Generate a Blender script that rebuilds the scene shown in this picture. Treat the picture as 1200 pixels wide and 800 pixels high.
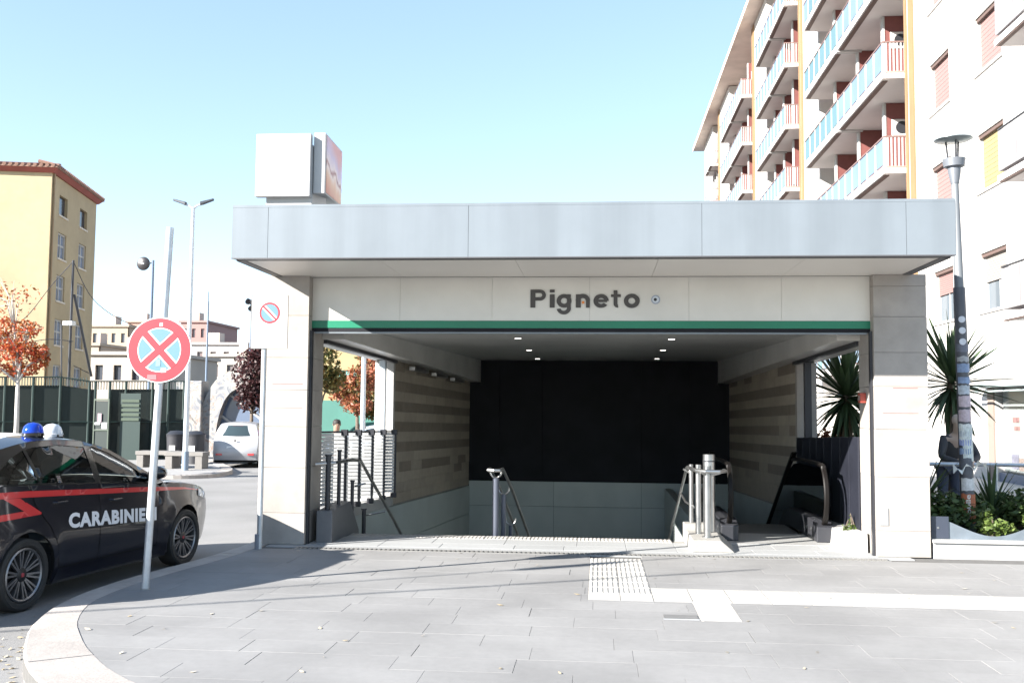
import bpy, bmesh, math, random
from mathutils import Vector, Matrix
from mathutils.geometry import delaunay_2d_cdt
R = math.radians
rnd = random.Random(7)
for o in list(bpy.data.objects): bpy.data.objects.remove(o)
S = bpy.context.scene
COL = S.collection

# ------------------------------------------------------------------ camera, sky, sun, exposure
FOC, PITCH, YAW, ROLL, CAMH = 1160.0, 0.0672, 0.0866, 0.0086, 1.68
fwd = Vector((-math.sin(YAW)*math.cos(PITCH), math.cos(YAW)*math.cos(PITCH), math.sin(PITCH)))
rgt = Vector((math.cos(YAW), math.sin(YAW), 0)); upv = rgt.cross(fwd)
cx = math.cos(ROLL)*rgt + math.sin(ROLL)*upv
cyv = -math.sin(ROLL)*rgt + math.cos(ROLL)*upv
cam = bpy.data.cameras.new('camera'); camo = bpy.data.objects.new('camera', cam); COL.objects.link(camo)
cam.sensor_width = 36; cam.lens = 36*FOC/1200; cam.clip_end = 6000; cam.clip_start = 0.05
m4 = Matrix((cx, cyv, -fwd)).transposed().to_4x4(); m4.translation = (0, 0, CAMH)
camo.matrix_world = m4
S.camera = camo
SUN = Vector((-2.09, -1.47, 1.19)).normalized()          # towards the sun: behind the camera, to the left, low
W = bpy.data.worlds.new('World'); S.world = W; W.use_nodes = True
wn = W.node_tree; bg = wn.nodes['Background']
sky = wn.nodes.new('ShaderNodeTexSky'); sky.sky_type = 'NISHITA'; sky.sun_disc = False
sky.sun_elevation = math.asin(SUN.z); sky.sun_rotation = math.atan2(SUN.x, SUN.y)
sky.altitude = 50; sky.air_density = 0.8; sky.dust_density = 0.05; sky.ozone_density = 1.0
gam = wn.nodes.new('ShaderNodeGamma'); gam.inputs[1].default_value = 0.62; wn.links.new(sky.outputs[0], gam.inputs[0]); hsv = wn.nodes.new('ShaderNodeHueSaturation'); hsv.inputs['Saturation'].default_value = 1.18; wn.links.new(gam.outputs[0], hsv.inputs['Color']); wn.links.new(hsv.outputs[0], bg.inputs[0]); bg.inputs[1].default_value = 0.142
sun = bpy.data.lights.new('sun', 'SUN'); sun.energy = 5.0; sun.angle = R(0.5); sun.color = (1, 0.955, 0.89)
so = bpy.data.objects.new('sun', sun); COL.objects.link(so); so.location = (-20, -14, 12)
so.rotation_euler = SUN.to_track_quat('Z', 'Y').to_euler()
vs = S.view_settings; vs.view_transform = 'Standard'; vs.look = 'None'; vs.gamma = 1; vs.use_curve_mapping = False
vs.exposure = 2.05

def ray(u, v): return fwd + cx*((u-600)/FOC) - cyv*((v-400)/FOC)
def A(u, v, y):                                            # a point of the place at depth y
    d = ray(u, v); t = y/d.y; return Vector((0, 0, CAMH)) + d*t
def G(u, v, z=0.0):                                        # a point of the ground
    d = ray(u, v); t = (z-CAMH)/d.z; return Vector((0, 0, CAMH)) + d*t
def gz(y):                                                 # the road falls away behind the entrance
    return -0.13 if y < 13 else (-0.13-0.013*(y-13) if y < 60 else -0.741)

# ------------------------------------------------------------------ materials
MATS = {}
def mat(name, col, rough=0.6, metal=0.0, var=0.0, vs_=6.0, bump=0.0, bs=60.0, orand=0.0, coat=0.0, spec=0.5, stain=0.0, ss=0.8, streak=False):
    if name in MATS: return MATS[name]
    m = bpy.data.materials.new(name); m.use_nodes = True; nt = m.node_tree; N = nt.nodes; L = nt.links
    b = N['Principled BSDF']; b.inputs['Roughness'].default_value = rough; b.inputs['Metallic'].default_value = metal
    b.inputs['Specular IOR Level'].default_value = spec; b.inputs['Coat Weight'].default_value = coat; b.inputs['Coat Roughness'].default_value = 0.04
    b.inputs['Base Color'].default_value = (*col, 1)
    geo = N.new('ShaderNodeNewGeometry'); cur = None
    def mulby(src_fac, amount, lo):
        nonlocal cur
        mx = N.new('ShaderNodeMix'); mx.data_type = 'RGBA'; mx.blend_type = 'MULTIPLY'; mx.inputs[0].default_value = 1
        mr = N.new('ShaderNodeMapRange'); mr.inputs[1].default_value = lo[0]; mr.inputs[2].default_value = lo[1]
        mr.inputs[3].default_value = 1-amount; mr.inputs[4].default_value = 1+amount*0.5
        L.new(src_fac, mr.inputs[0])
        cmb = N.new('ShaderNodeCombineColor')
        for i in range(3): L.new(mr.outputs[0], cmb.inputs[i])
        if cur is None: mx.inputs[6].default_value = (*col, 1)
        else: L.new(cur, mx.inputs[6])
        L.new(cmb.outputs[0], mx.inputs[7]); cur = mx.outputs[2]
    if var:
        n = N.new('ShaderNodeTexNoise'); n.inputs['Scale'].default_value = vs_; n.inputs['Detail'].default_value = 8; n.inputs['Roughness'].default_value = 0.65
        L.new(geo.outputs['Position'], n.inputs['Vector']); mulby(n.outputs[0], var, (0.3, 0.7))
    if stain:
        n = N.new('ShaderNodeTexNoise'); n.inputs['Scale'].default_value = ss; n.inputs['Detail'].default_value = 5
        if streak:
            mp = N.new('ShaderNodeMapping'); mp.inputs['Scale'].default_value = (6, 6, 0.35); L.new(geo.outputs['Position'], mp.inputs[0]); L.new(mp.outputs[0], n.inputs['Vector'])
        else: L.new(geo.outputs['Position'], n.inputs['Vector'])
        mulby(n.outputs[0], stain, (0.35, 0.62))
    if orand:
        oi = N.new('ShaderNodeObjectInfo'); mulby(oi.outputs['Random'], orand, (0, 1))
    if cur is not None: L.new(cur, b.inputs['Base Color'])
    if bump:
        n = N.new('ShaderNodeTexNoise'); n.inputs['Scale'].default_value = bs; n.inputs['Detail'].default_value = 6
        L.new(geo.outputs['Position'], n.inputs['Vector'])
        bp = N.new('ShaderNodeBump'); bp.inputs['Strength'].default_value = bump; bp.inputs['Distance'].default_value = 0.01
        L.new(n.outputs[0], bp.inputs['Height']); L.new(bp.outputs[0], b.inputs['Normal'])
    MATS[name] = m; return m
def leafmat(name, cols, trans=0.25):
    if name in MATS: return MATS[name]
    m = bpy.data.materials.new(name); m.use_nodes = True; nt = m.node_tree; N = nt.nodes; L = nt.links
    b = N['Principled BSDF']; b.inputs['Roughness'].default_value = 0.55
    geo = N.new('ShaderNodeNewGeometry'); cr = N.new('ShaderNodeValToRGB'); e = cr.color_ramp.elements
    while len(e) < len(cols): e.new(0.5)
    for i, c in enumerate(cols): e[i].position = i/(len(cols)-1); e[i].color = (*c, 1)
    n = N.new('ShaderNodeTexNoise'); n.inputs['Scale'].default_value = 1.1; L.new(geo.outputs['Position'], n.inputs['Vector'])
    ad = N.new('ShaderNodeMath'); ad.operation = 'MULTIPLY_ADD'; ad.inputs[1].default_value = 0.55; L.new(geo.outputs['Random Per Island'], ad.inputs[0])
    sc = N.new('ShaderNodeMapRange'); sc.inputs[1].default_value = 0.3; sc.inputs[2].default_value = 0.7; sc.inputs[4].default_value = 0.5; L.new(n.outputs[0], sc.inputs[0]); L.new(sc.outputs[0], ad.inputs[2])
    L.new(ad.outputs[0], cr.inputs[0]); L.new(cr.outputs[0], b.inputs['Base Color'])
    t = N.new('ShaderNodeBsdfTranslucent'); L.new(cr.outputs[0], t.inputs[0]); mx = N.new('ShaderNodeMixShader'); mx.inputs[0].default_value = trans
    L.new(b.outputs[0], mx.inputs[1]); L.new(t.outputs[0], mx.inputs[2]); L.new(mx.outputs[0], N['Material Output'].inputs[0])
    MATS[name] = m; return m
def glassmat(name, tint=(0.8, 0.9, 0.9), clear=0.7, rough=0.02):
    if name in MATS: return MATS[name]
    m = bpy.data.materials.new(name); m.use_nodes = True; nt = m.node_tree; N = nt.nodes; L = nt.links
    N.remove(N['Principled BSDF'])
    tr = N.new('ShaderNodeBsdfTransparent'); tr.inputs[0].default_value = (*[c*clear for c in tint], 1)
    gl = N.new('ShaderNodeBsdfGlossy'); gl.inputs[0].default_value = (0.95, 0.97, 1, 1); gl.inputs[1].default_value = rough
    fr = N.new('ShaderNodeFresnel'); fr.inputs[0].default_value = 1.5
    mx = N.new('ShaderNodeMixShader'); L.new(fr.outputs[0], mx.inputs[0]); L.new(tr.outputs[0], mx.inputs[1]); L.new(gl.outputs[0], mx.inputs[2])
    L.new(mx.outputs[0], N['Material Output'].inputs[0]); MATS[name] = m; return m
def emat(name, col, st):
    m = bpy.data.materials.new(name); m.use_nodes = True; b = m.node_tree.nodes['Principled BSDF']
    b.inputs['Emission Color'].default_value = (*col, 1); b.inputs['Emission Strength'].default_value = st; b.inputs['Base Color'].default_value = (.8, .8, .8, 1)
    return m

SLAB = mat('basalt_paving', (0.214, 0.210, 0.206), 0.75, var=0.07, vs_=14, orand=0.05, stain=0.14, ss=0.9)
JOINT = mat('paving_joint', (0.10, 0.097, 0.093), 0.95, var=0.2, vs_=20)
ASPH = mat('asphalt', (0.20, 0.196, 0.192), 0.9, var=0.12, vs_=40, bump=0.3, bs=120, stain=0.14, ss=0.5)
TRAV = mat('travertine_kerb', (0.34, 0.31, 0.285), 0.75, var=0.12, vs_=14, bump=0.3, bs=40, orand=0.08, stain=0.12, ss=2)
WSTONE = mat('white_guide_stone', (0.37, 0.355, 0.33), 0.75, var=0.06, vs_=20, bump=0.2, bs=70, orand=0.05, stain=0.08)
MARB = mat('pillar_travertine', (0.315, 0.288, 0.262), 0.6, var=0.12, vs_=5, bump=0.12, bs=30, orand=0.07, stain=0.10, ss=1.6)
MARBD = mat('inner_travertine', (0.37, 0.32, 0.262), 0.6, var=0.12, vs_=7, orand=0.10, stain=0.08)
MARBB = mat('dark_travertine_band', (0.215, 0.182, 0.148), 0.6, var=0.15, vs_=7, orand=0.12)
ALU = mat('satin_aluminium', (0.168, 0.190, 0.209), 0.36, metal=0.15, var=0.04, vs_=3, stain=0.09, ss=0.6, streak=True, orand=0.03)
DARKTRIM = mat('dark_trim', (0.07, 0.07, 0.075), 0.5)
SOFF = mat('soffit_white', (0.60, 0.57, 0.53), 0.4, var=0.02, vs_=2, stain=0.04)
HEAD = mat('header_panel', (0.62, 0.60, 0.555), 0.3, var=0.03, vs_=1.2, stain=0.06, ss=1.2, orand=0.03)
GREEN = mat('green_band', (0.004, 0.165, 0.088), 0.4, stain=0.1)
LETTER = mat('dark_lettering', (0.055, 0.05, 0.048), 0.5)
CEIL = mat('interior_ceiling', (0.40, 0.40, 0.385), 0.4, stain=0.1)
BLACKP = mat('black_panel', (0.014, 0.015, 0.019), 0.7, spec=0.2, stain=0.2, ss=2)
GREYGR = mat('grey_green_panel', (0.40, 0.445, 0.435), 0.4, stain=0.08, ss=1.5, orand=0.04)
STEEL = mat('stainless_steel', (0.40, 0.40, 0.395), 0.33, metal=0.95, stain=0.15, ss=6)
GALV = mat('galvanised_steel', (0.55, 0.57, 0.59), 0.45, metal=0.6, var=0.1, vs_=14, stain=0.12, ss=4)
RUBBER = mat('black_rubber', (0.007, 0.006, 0.0055), 0.45, spec=0.18)
DKMETAL = mat('dark_metal', (0.035, 0.036, 0.042), 0.4, metal=0.3)
DKGREY = mat('dark_grey_plinth', (0.12, 0.12, 0.125), 0.5, var=0.1, vs_=10)
CONC = mat('concrete', (0.27, 0.26, 0.24), 0.85, var=0.14, vs_=9, bump=0.3, bs=40, stain=0.15)
LWHITE = mat('white_paint', (0.38, 0.375, 0.365), 0.6, var=0.03, vs_=3, stain=0.06)
PLASTER = mat('white_plaster', (0.46, 0.44, 0.415), 0.85, var=0.04, vs_=2, bump=0.15, bs=20, stain=0.08, ss=0.25)
BARK = mat('bark', (0.11, 0.085, 0.065), 0.9, var=0.3, vs_=12, bump=0.8, bs=25)

# ------------------------------------------------------------------ mesh helpers
OFF = {}
class MB:
    def __init__(s): s.v = []; s.f = []
    def add(s, vs_, fs):
        b = len(s.v); s.v += [tuple(p) for p in vs_]; s.f += [tuple(b+i for i in f) for f in fs]; return s
    def box(s, x0, x1, y0, y1, z0, z1):
        return s.hexa([(x0,y0,z0),(x1,y0,z0),(x1,y1,z0),(x0,y1,z0),(x0,y0,z1),(x1,y0,z1),(x1,y1,z1),(x0,y1,z1)])
    def hexa(s, p):
        return s.add(p, [(3,2,1,0),(4,5,6,7),(0,1,5,4),(1,2,6,5),(2,3,7,6),(3,0,4,7)])
    def bbox(s, x0, x1, y0, y1, z0, z1, b=0.006):            # box with chamfered top edge
        s.add([(x0,y0,z0),(x1,y0,z0),(x1,y1,z0),(x0,y1,z0),(x0,y0,z1-b),(x1,y0,z1-b),(x1,y1,z1-b),(x0,y1,z1-b),
               (x0+b,y0+b,z1),(x1-b,y0+b,z1),(x1-b,y1-b,z1),(x0+b,y1-b,z1)],
              [(3,2,1,0),(0,1,5,4),(1,2,6,5),(2,3,7,6),(3,0,4,7),(4,5,9,8),(5,6,10,9),(6,7,11,10),(7,4,8,11),(8,9,10,11)]); return s
    def prism(s, pts, fn, d0, d1):                           # polygon swept from d0 to d1; fn(u, v, d) -> point
        n = len(pts)
        return s.add([fn(u, v, d0) for u, v in pts]+[fn(u, v, d1) for u, v in pts],
                     [tuple(range(n))[::-1], tuple(range(n, 2*n))]+[(i, (i+1) % n, n+(i+1) % n, n+i) for i in range(n)])
    def cyl(s, p0, p1, r0, r1=None, n=12):
        r1 = r0 if r1 is None else r1; p0 = Vector(p0); p1 = Vector(p1); d = (p1-p0).normalized()
        a = d.orthogonal().normalized(); b = d.cross(a); vv = []
        for p, r in ((p0, r0), (p1, r1)):
            for i in range(n):
                t = 2*math.pi*i/n; vv.append(p+a*(r*math.cos(t))+b*(r*math.sin(t)))
        return s.add(vv, [(i, (i+1) % n, n+(i+1) % n, n+i) for i in range(n)]+[tuple(range(n))[::-1], tuple(range(n, 2*n))])
    def tube(s, pts, r, n=8, closed=False):
        pts = [Vector(p) for p in pts]; k = len(pts); vv = []; prev = None
        for i, p in enumerate(pts):
            if closed: d = pts[(i+1) % k]-pts[i-1]
            else: d = pts[min(i+1, k-1)]-pts[max(i-1, 0)]
            d.normalize()
            a = d.orthogonal().normalized() if prev is None else (prev-d*prev.dot(d)).normalized()
            prev = a; b = d.cross(a); rr = r[i] if isinstance(r, (list, tuple)) else r
            for j in range(n):
                t = 2*math.pi*j/n; vv.append(p+a*(rr*math.cos(t))+b*(rr*math.sin(t)))
        fs = [(i*n+j, i*n+(j+1) % n, (i+1) % k*n+(j+1) % n, (i+1) % k*n+j) for i in range(k if closed else k-1) for j in range(n)]
        if not closed: fs += [tuple(range(n))[::-1], tuple(range((k-1)*n, k*n))]
        return s.add(vv, fs)
    def lathe(s, prof, fn, n=24):                            # prof [(r, h)], fn(a, b, h) -> point
        k = len(prof); vv = []
        for r, h in prof:
            for i in range(n):
                t = 2*math.pi*i/n; vv.append(fn(r*math.cos(t), r*math.sin(t), h))
        return s.add(vv, [(i*n+j, i*n+(j+1) % n, (i+1)*n+(j+1) % n, (i+1)*n+j) for i in range(k-1) for j in range(n)])
    def build(s, name, m, parent=None, smooth=False, loc=None, bevel=0):
        me = bpy.data.meshes.new(name); me.from_pydata(s.v, [], s.f)
        bm = bmesh.new(); bm.from_mesh(me); bmesh.ops.recalc_face_normals(bm, faces=bm.faces); bm.to_mesh(me); bm.free()
        return mk(name, me, m, parent, smooth, loc, bevel)
def mk(name, me, m, parent=None, smooth=False, loc=None, bevel=0):
    if m is not None and not me.materials: me.materials.append(m)
    if smooth:
        me.polygons.foreach_set('use_smooth', [True]*len(me.polygons))
        if smooth == 'a': me.set_sharp_from_angle(angle=R(35))
    o = bpy.data.objects.new(name, me); COL.objects.link(o)
    if parent is not None:
        o.parent = parent
        if parent in OFF: o.location = -OFF[parent]
    if loc is not None: o.location = Vector(loc)
    if bevel:
        bv = o.modifiers.new('edge', 'BEVEL'); bv.width = bevel; bv.segments = 2; bv.limit_method = 'ANGLE'
    return o
def inst(name, me, parent, loc=(0, 0, 0), rot=(0, 0, 0), scale=(1, 1, 1)):
    o = bpy.data.objects.new(name, me); COL.objects.link(o); o.parent = parent
    l = Vector(loc)
    if parent in OFF: l = l-OFF[parent]
    o.location = l; o.rotation_euler = rot; o.scale = scale; return o
def thing(name, label, cat, loc, group=None, world=True, rz=0.0):
    o = bpy.data.objects.new(name, None); COL.objects.link(o); o.empty_display_size = 0.2
    o.location = loc; o.rotation_euler = (0, 0, rz)
    if world: OFF[o] = Vector(loc)
    tag(o, label, cat, group); return o
def tag(o, label, cat, group=None):
    o['label'] = label; o['category'] = cat
    if group: o['group'] = group
    return o
def struct(o): o['kind'] = 'structure'; return o
def stuff(o): o['kind'] = 'stuff'; return o
def clip(poly, conv):                                       # Sutherland-Hodgman; conv counter-clockwise
    out = list(poly)
    for i in range(len(conv)):
        a = conv[i]; b = conv[(i+1) % len(conv)]; inp = out; out = []
        if not inp: break
        side = lambda p: (b[0]-a[0])*(p[1]-a[1])-(b[1]-a[1])*(p[0]-a[0])
        for j in range(len(inp)):
            p = inp[j-1]; q = inp[j]; sp = side(p); sq = side(q)
            if (sp >= 0) != (sq >= 0):
                t = sp/(sp-sq); out.append((p[0]+t*(q[0]-p[0]), p[1]+t*(q[1]-p[1])))
            if sq >= 0: out.append(q)
    return out
def catmull(pts, k=6):
    out = []
    for i in range(len(pts)-1):
        p0 = pts[max(i-1, 0)]; p1 = pts[i]; p2 = pts[i+1]; p3 = pts[min(i+2, len(pts)-1)]
        for j in range(k):
            t = j/k
            out.append(tuple(0.5*((2*p1[a])+(-p0[a]+p2[a])*t+(2*p0[a]-5*p1[a]+4*p2[a]-p3[a])*t*t+(-p0[a]+3*p1[a]-3*p2[a]+p3[a])*t**3) for a in range(len(p1))))
    return out+[tuple(pts[-1])]
def wall_openings(mb, fn, u0, u1, v0, v1, ops, depth):       # a wall sheet with real openings and reveals
    us = sorted({u0, u1, *[o[0] for o in ops], *[o[1] for o in ops]}); vv = sorted({v0, v1, *[o[2] for o in ops], *[o[3] for o in ops]})
    for a, b in zip(us, us[1:]):
        for c, d in zip(vv, vv[1:]):
            mu = (a+b)/2; mv = (c+d)/2
            if any(o[0] < mu < o[1] and o[2] < mv < o[3] for o in ops): continue
            mb.add([fn(a, c, 0), fn(b, c, 0), fn(b, d, 0), fn(a, d, 0)], [(0, 1, 2, 3)])
    for o in ops:
        c = [(o[0], o[2]), (o[1], o[2]), (o[1], o[3]), (o[0], o[3])]
        for i in range(4):
            p = c[i]; q = c[(i+1) % 4]
            mb.add([fn(*p, 0), fn(*q, 0), fn(*q, depth), fn(*p, depth)], [(0, 1, 2, 3)])
def fbox(mb, fn, u0, u1, v0, v1, d0, d1):
    return mb.hexa([fn(u0,v0,d0), fn(u1,v0,d0), fn(u1,v0,d1), fn(u0,v0,d1), fn(u0,v1,d0), fn(u1,v1,d0), fn(u1,v1,d1), fn(u0,v1,d1)])
def textmesh(name, body, size, extrude, m, bold=0.0, space=1.0):
    cu = bpy.data.curves.new(name, 'FONT'); cu.body = body; cu.size = size; cu.extrude = extrude; cu.offset = bold; cu.space_character = space
    cu.align_x = 'LEFT'; cu.resolution_u = 4
    o = bpy.data.objects.new('tmp', cu); COL.objects.link(o)
    dg = bpy.context.evaluated_depsgraph_get(); me = bpy.data.meshes.new_from_object(o.evaluated_get(dg)); me.name = name
    bpy.data.objects.remove(o); bpy.data.curves.remove(cu); me.materials.clear(); me.materials.append(m)
    return me
def fit(me, w, h, x0=0, z0=0):                               # scale letters in their own plane to w x h
    xs = [v.co.x for v in me.vertices]; ys = [v.co.y for v in me.vertices]
    sx = w/(max(xs)-min(xs)); sy = h/(max(ys)-min(ys)); mx = min(xs); my = min(ys)
    for v in me.vertices: v.co.x = (v.co.x-mx)*sx+x0; v.co.y = (v.co.y-my)*sy+z0

# ------------------------------------------------------------------ the ground
HX0, HX1, HY0, HY1 = -3.60, 3.30, 12.0, 22.0                # the stairwell below the entrance
mb = MB()
xs = [-1500, -300, -100, -50, -30, -20, -12, HX0, HX1, 12, 25, 60, 300, 1500]
ys = [-200, -40, -10, 0, 6, HY0, 13, HY1, 30, 40, 60, 120, 400, 3000]
for a, b in zip(xs, xs[1:]):
    for c, d in zip(ys, ys[1:]):
        if HX0 <= (a+b)/2 <= HX1 and HY0 <= (c+d)/2 <= HY1: continue
        mb.add([(a, c, gz(c)), (b, c, gz(c)), (b, d, gz(d)), (a, d, gz(d))], [(0, 1, 2, 3)])
struct(mb.build('road', ASPH))

KO = catmull([(12, 3.9), (4, 3.95), (0, 4.25), (-1.8, 4.78), (-2.75, 5.35), (-3.34, 5.84), (-3.74, 6.32), (-4.06, 6.86), (-4.32, 7.4), (-4.52, 8.1), (-4.58, 8.8), (-4.52, 9.6), (-4.36, 10.6), (-4.28, 11.4), (-4.24, 12.3), (-4.2, 14.0), (-4.2, 22.3)], 5)
def offs(pl, d):
    out = []
    for i, p in enumerate(pl):
        a = pl[max(i-1, 0)]; b = pl[min(i+1, len(pl)-1)]; t = Vector((b[0]-a[0], b[1]-a[1])).normalized()
        dd = d(p) if callable(d) else d
        out.append((p[0]+t.y*dd, p[1]-t.x*dd))
    return out
KI = offs(KO, lambda p: 0.42 if p[1] < 6.2 else max(0.24, 0.42-0.09*(p[1]-6.2)))
# note: walking KO from right to left keeps the pavement on the right-hand side
pav = struct(bpy.data.objects.new('pavement', None)); COL.objects.link(pav)
base = [(12, 13)]+KO+[(-4.2, 22.3)]
mb = MB(); pts = KO
poly = [(p[0], p[1]) for p in KO if p[1] <= 12.0]
poly = poly+[(-4.235, 12.0), (12, 12.0)]
mb.prism(poly, lambda u, v, d: (u, v, d), -0.12, -0.012); pj = mb.build('paving_bed', JOINT, pav)
mb = MB(); mb.box(3.3, 30, 12.0, 60, -0.6, -0.012); mb.box(-4.2, HX0, 12.0, 22.2, -0.4, -0.012); mb.build('side_paving', mat('side_paving', (0.42, 0.41, 0.40), 0.85, var=0.15, vs_=10), pav)
kerb = struct(bpy.data.objects.new('kerb', None)); COL.objects.link(kerb)
# kerb stones, one by one along the curve
acc = 0; start = 0; L = [0]
for i in range(1, len(KO)): L.append(L[-1]+math.dist(KO[i], KO[i-1]))
def at_len(pl, s):
    for i in range(1, len(L)):
        if L[i] >= s: t = (s-L[i-1])/(L[i]-L[i-1]); return (pl[i-1][0]+t*(pl[i][0]-pl[i-1][0]), pl[i-1][1]+t*(pl[i][1]-pl[i-1][1]))
    return pl[-1]
s0 = 9.0
while s0 < L[-1]-8.4:
    ln = rnd.uniform(0.85, 1.1); k = 4; vv = []; g = 0.004
    dz = rnd.uniform(0.0015, 0.004); hh = 0.012
    cs = [s0+g+(ln-2*g)*i/k for i in range(k+1)]
    mb = MB()
    for sct in cs:
        o_ = at_len(KO, sct); i_ = at_len(KI, sct); o2 = (o_[0]+(i_[0]-o_[0])*hh/0.3, o_[1]+(i_[1]-o_[1])*hh/0.3)
        mb.v += [(o_[0], o_[1], -0.2), (o_[0], o_[1], dz-hh), (o2[0], o2[1], dz), (i_[0], i_[1], dz), (i_[0], i_[1], -0.2)]
    for i in range(k):
        for j in range(4): a = i*5+j; mb.f.append((a, a+1, a+6, a+5))
    mb.f += [(0, 1, 2, 3, 4), tuple(k*5+q for q in (4, 3, 2, 1, 0))]
    mb.build('kerb_stone', TRAV, kerb); s0 += ln
# paving slabs, row by row
inner = offs(KI, -.03)
def hull(ps):
    ps = sorted(set(ps)); out = []
    for seq in (ps, ps[::-1]):
        h = []
        for p in seq:
            while len(h) > 1 and (h[-1][0]-h[-2][0])*(p[1]-h[-2][1])-(h[-1][1]-h[-2][1])*(p[0]-h[-2][0]) <= 0: h.pop()
            h.append(p)
        out += h[:-1]
    return out
conv = hull([p for p in inner if p[1] < 11.9 and p[0] < 8]+[(8, 4.4), (8, 11.9), (-4.03, 11.9)])
def excl(x0, x1, y0, y1, g):                                 # the pale guide path and the lifting plate lie in between
    return False
GUIDE = [(-0.08, 0.50, 8.91, 11.6), (0.50, 9.0, 8.91, 9.55), (-0.08, 0.5, 8.91, 9.55), (0.83, 1.16, 8.15, 8.91)]
row = 0; y = 3.3; cnt = 0
while y < 11.57:
    rh = 0.345; y1 = min(y+rh, 11.57); x = -5.2-rnd.uniform(0, 0.7)
    while x < 6.6:
        ln = rnd.choice([0.6, 0.7, 0.8, 0.95]); g = 0.0007; gx_ = rnd.choice([.0006, .0008, .001, .0014, .004])
        if y1 > 5.3:
            pcs = [(x+g, x+ln-gx_, y+g, y1-g)]
            for (a, b, c, d) in GUIDE:
                nw = []
                for (p0, p1, q0, q1) in pcs:
                    if p1 <= a or p0 >= b or q1 <= c or q0 >= d: nw.append((p0, p1, q0, q1)); continue
                    if p0 < a: nw.append((p0, a-g, q0, q1))
                    if p1 > b: nw.append((b+g, p1, q0, q1))
                    m0, m1 = max(p0, a), min(p1, b)
                    if q0 < c: nw.append((m0, m1, q0, c-g))
                    if q1 > d: nw.append((m0, m1, d+g, q1))
                pcs = nw
            for (p0, p1, q0, q1) in pcs:
                if p1-p0 < 0.01 or q1-q0 < 0.01: continue
                pl = clip([(p0, q0), (p1, q0), (p1, q1), (p0, q1)], conv)
                if len(pl) < 3: continue
                ar = abs(sum(pl[i-1][0]*pl[i][1]-pl[i][0]*pl[i-1][1] for i in range(len(pl))))/2
                if ar < 0.002: continue
                dz = rnd.uniform(-0.0008, 0.0006); mb = MB(); tx = rnd.uniform(-.0005, .0005); n = len(pl); cxm = sum(p[0] for p in pl)/n; cym = sum(p[1] for p in pl)/n
                bv = 0.0015
                top = [(px+(cxm-px)*bv/0.5, py+(cym-py)*bv/0.4, dz+tx*(px-cxm)) for px, py in pl]
                mid = [(px, py, dz-bv) for px, py in pl]; bot = [(px, py, -0.03) for px, py in pl]
                mb.add(top+mid+bot, [tuple(range(n))]+[(i, (i+1) % n, n+(i+1) % n, n+i) for i in range(n)]+[(n+i, n+(i+1) % n, 2*n+(i+1) % n, 2*n+i) for i in range(n)])
                mb.build('paving_slab', SLAB, pav); cnt += 1
        x += ln
    y = y1; row += 1
# pale guide path: plain stones and ribbed stones
def tile_mesh(w, d, ribs):
    mb = MB(); mb.bbox(0.002, w-0.002, 0.002, d-0.002, -0.03, 0.001, 0.003)
    if ribs:
        n = ribs
        for i in range(n):
            c = w*(i+0.5)/n; mb.hexa([(c-w*.27/n, .012, 0), (c+w*.27/n, .012, 0), (c+w*.27/n, d-.012, 0), (c-w*.27/n, d-.012, 0), (c-w*.17/n, .016, .006), (c+w*.17/n, .016, .006), (c+w*.17/n, d-.016, .006), (c-w*.17/n, d-.016, .006)])
    me = bpy.data.meshes.new('guide_stone'); me.from_pydata(mb.v, [], mb.f); me.materials.append(WSTONE); return me
mr = tile_mesh(0.29, 0.30, 6); mp = tile_mesh(0.34, 0.32, 0); mq = tile_mesh(0.29, 0.32, 0); mw = tile_mesh(0.33, 0.38, 0)
yy = 9.23
while yy < 11.3:
    for k in range(2): inst('tactile_stone', mr, pav, (-0.08+k*0.29, yy, 0))
    yy += 0.302
for k in range(2): inst('guide_stone', mq, pav, (-0.08+k*.29, 8.91, 0))
for i in range(17):
    for k in range(2): inst('guide_stone', mp, pav, (0.502+i*0.342, 8.91+k*0.322, 0))
for k in range(2): inst('guide_stone', mw, pav, (0.83, 8.15+k*.381, 0))

# ------------------------------------------------------------------ the station entrance
ent = thing('station_entrance', 'metro station entrance with aluminium canopy, travertine pillars and the name Pigneto', 'station entrance', (0, 11.93, 0))
YC, YF = 10.46, 11.93; ZB, ZT = 3.295, 3.85; CXL, CXR = -4.006, 3.675
# canopy: boxed rim of aluminium sheets round a white soffit
mb = MB(); mb.box(CXL+.012, CXR-.012, YC+.012, 22.4, ZB+.03, ZT-.02); can = mb.build('canopy', mat('canopy_core', (0.3, 0.3, 0.3), 0.6), ent)
sx = [CXL, -3.60, -1.39, 1.09, 3.18, CXR]
for a, b in zip(sx, sx[1:]):
    mb = MB(); mb.box(a+.002, b-.002, YC-.0, YC+.01, ZB, ZT); mb.build('fascia_panel', ALU, can)
for xx, nm in ((CXL, -1), (CXR, 1)):
    for k in range(5):
        mb = MB(); mb.box(xx-.004, xx+.006, YC+.012+k*2.4, YC+.008+(k+1)*2.4, ZB, ZT); mb.build('fascia_panel', ALU, can)
mb = MB(); mb.box(CXL, CXR, YC-.002, 22.4, ZT, ZT+.03); mb.build('roof_sheet', ALU, can)
mb = MB()
mb.hexa([(CXL, YC, ZB-.012), (CXR, YC, ZB-.012), (CXR-.1, YC+.16, ZB-.012), (CXL+.1, YC+.16, ZB-.012), (CXL, YC, ZB), (CXR, YC, ZB), (CXR-.1, YC+.16, ZB), (CXL+.1, YC+.16, ZB)])
mb.box(CXL, CXL+.10, YC+.16, 12.0, ZB-.012, ZB); mb.box(CXR-.10, CXR, YC+.16, 12.0, ZB-.012, ZB)
mb.build('drip_trim', DARKTRIM, can)
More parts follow.
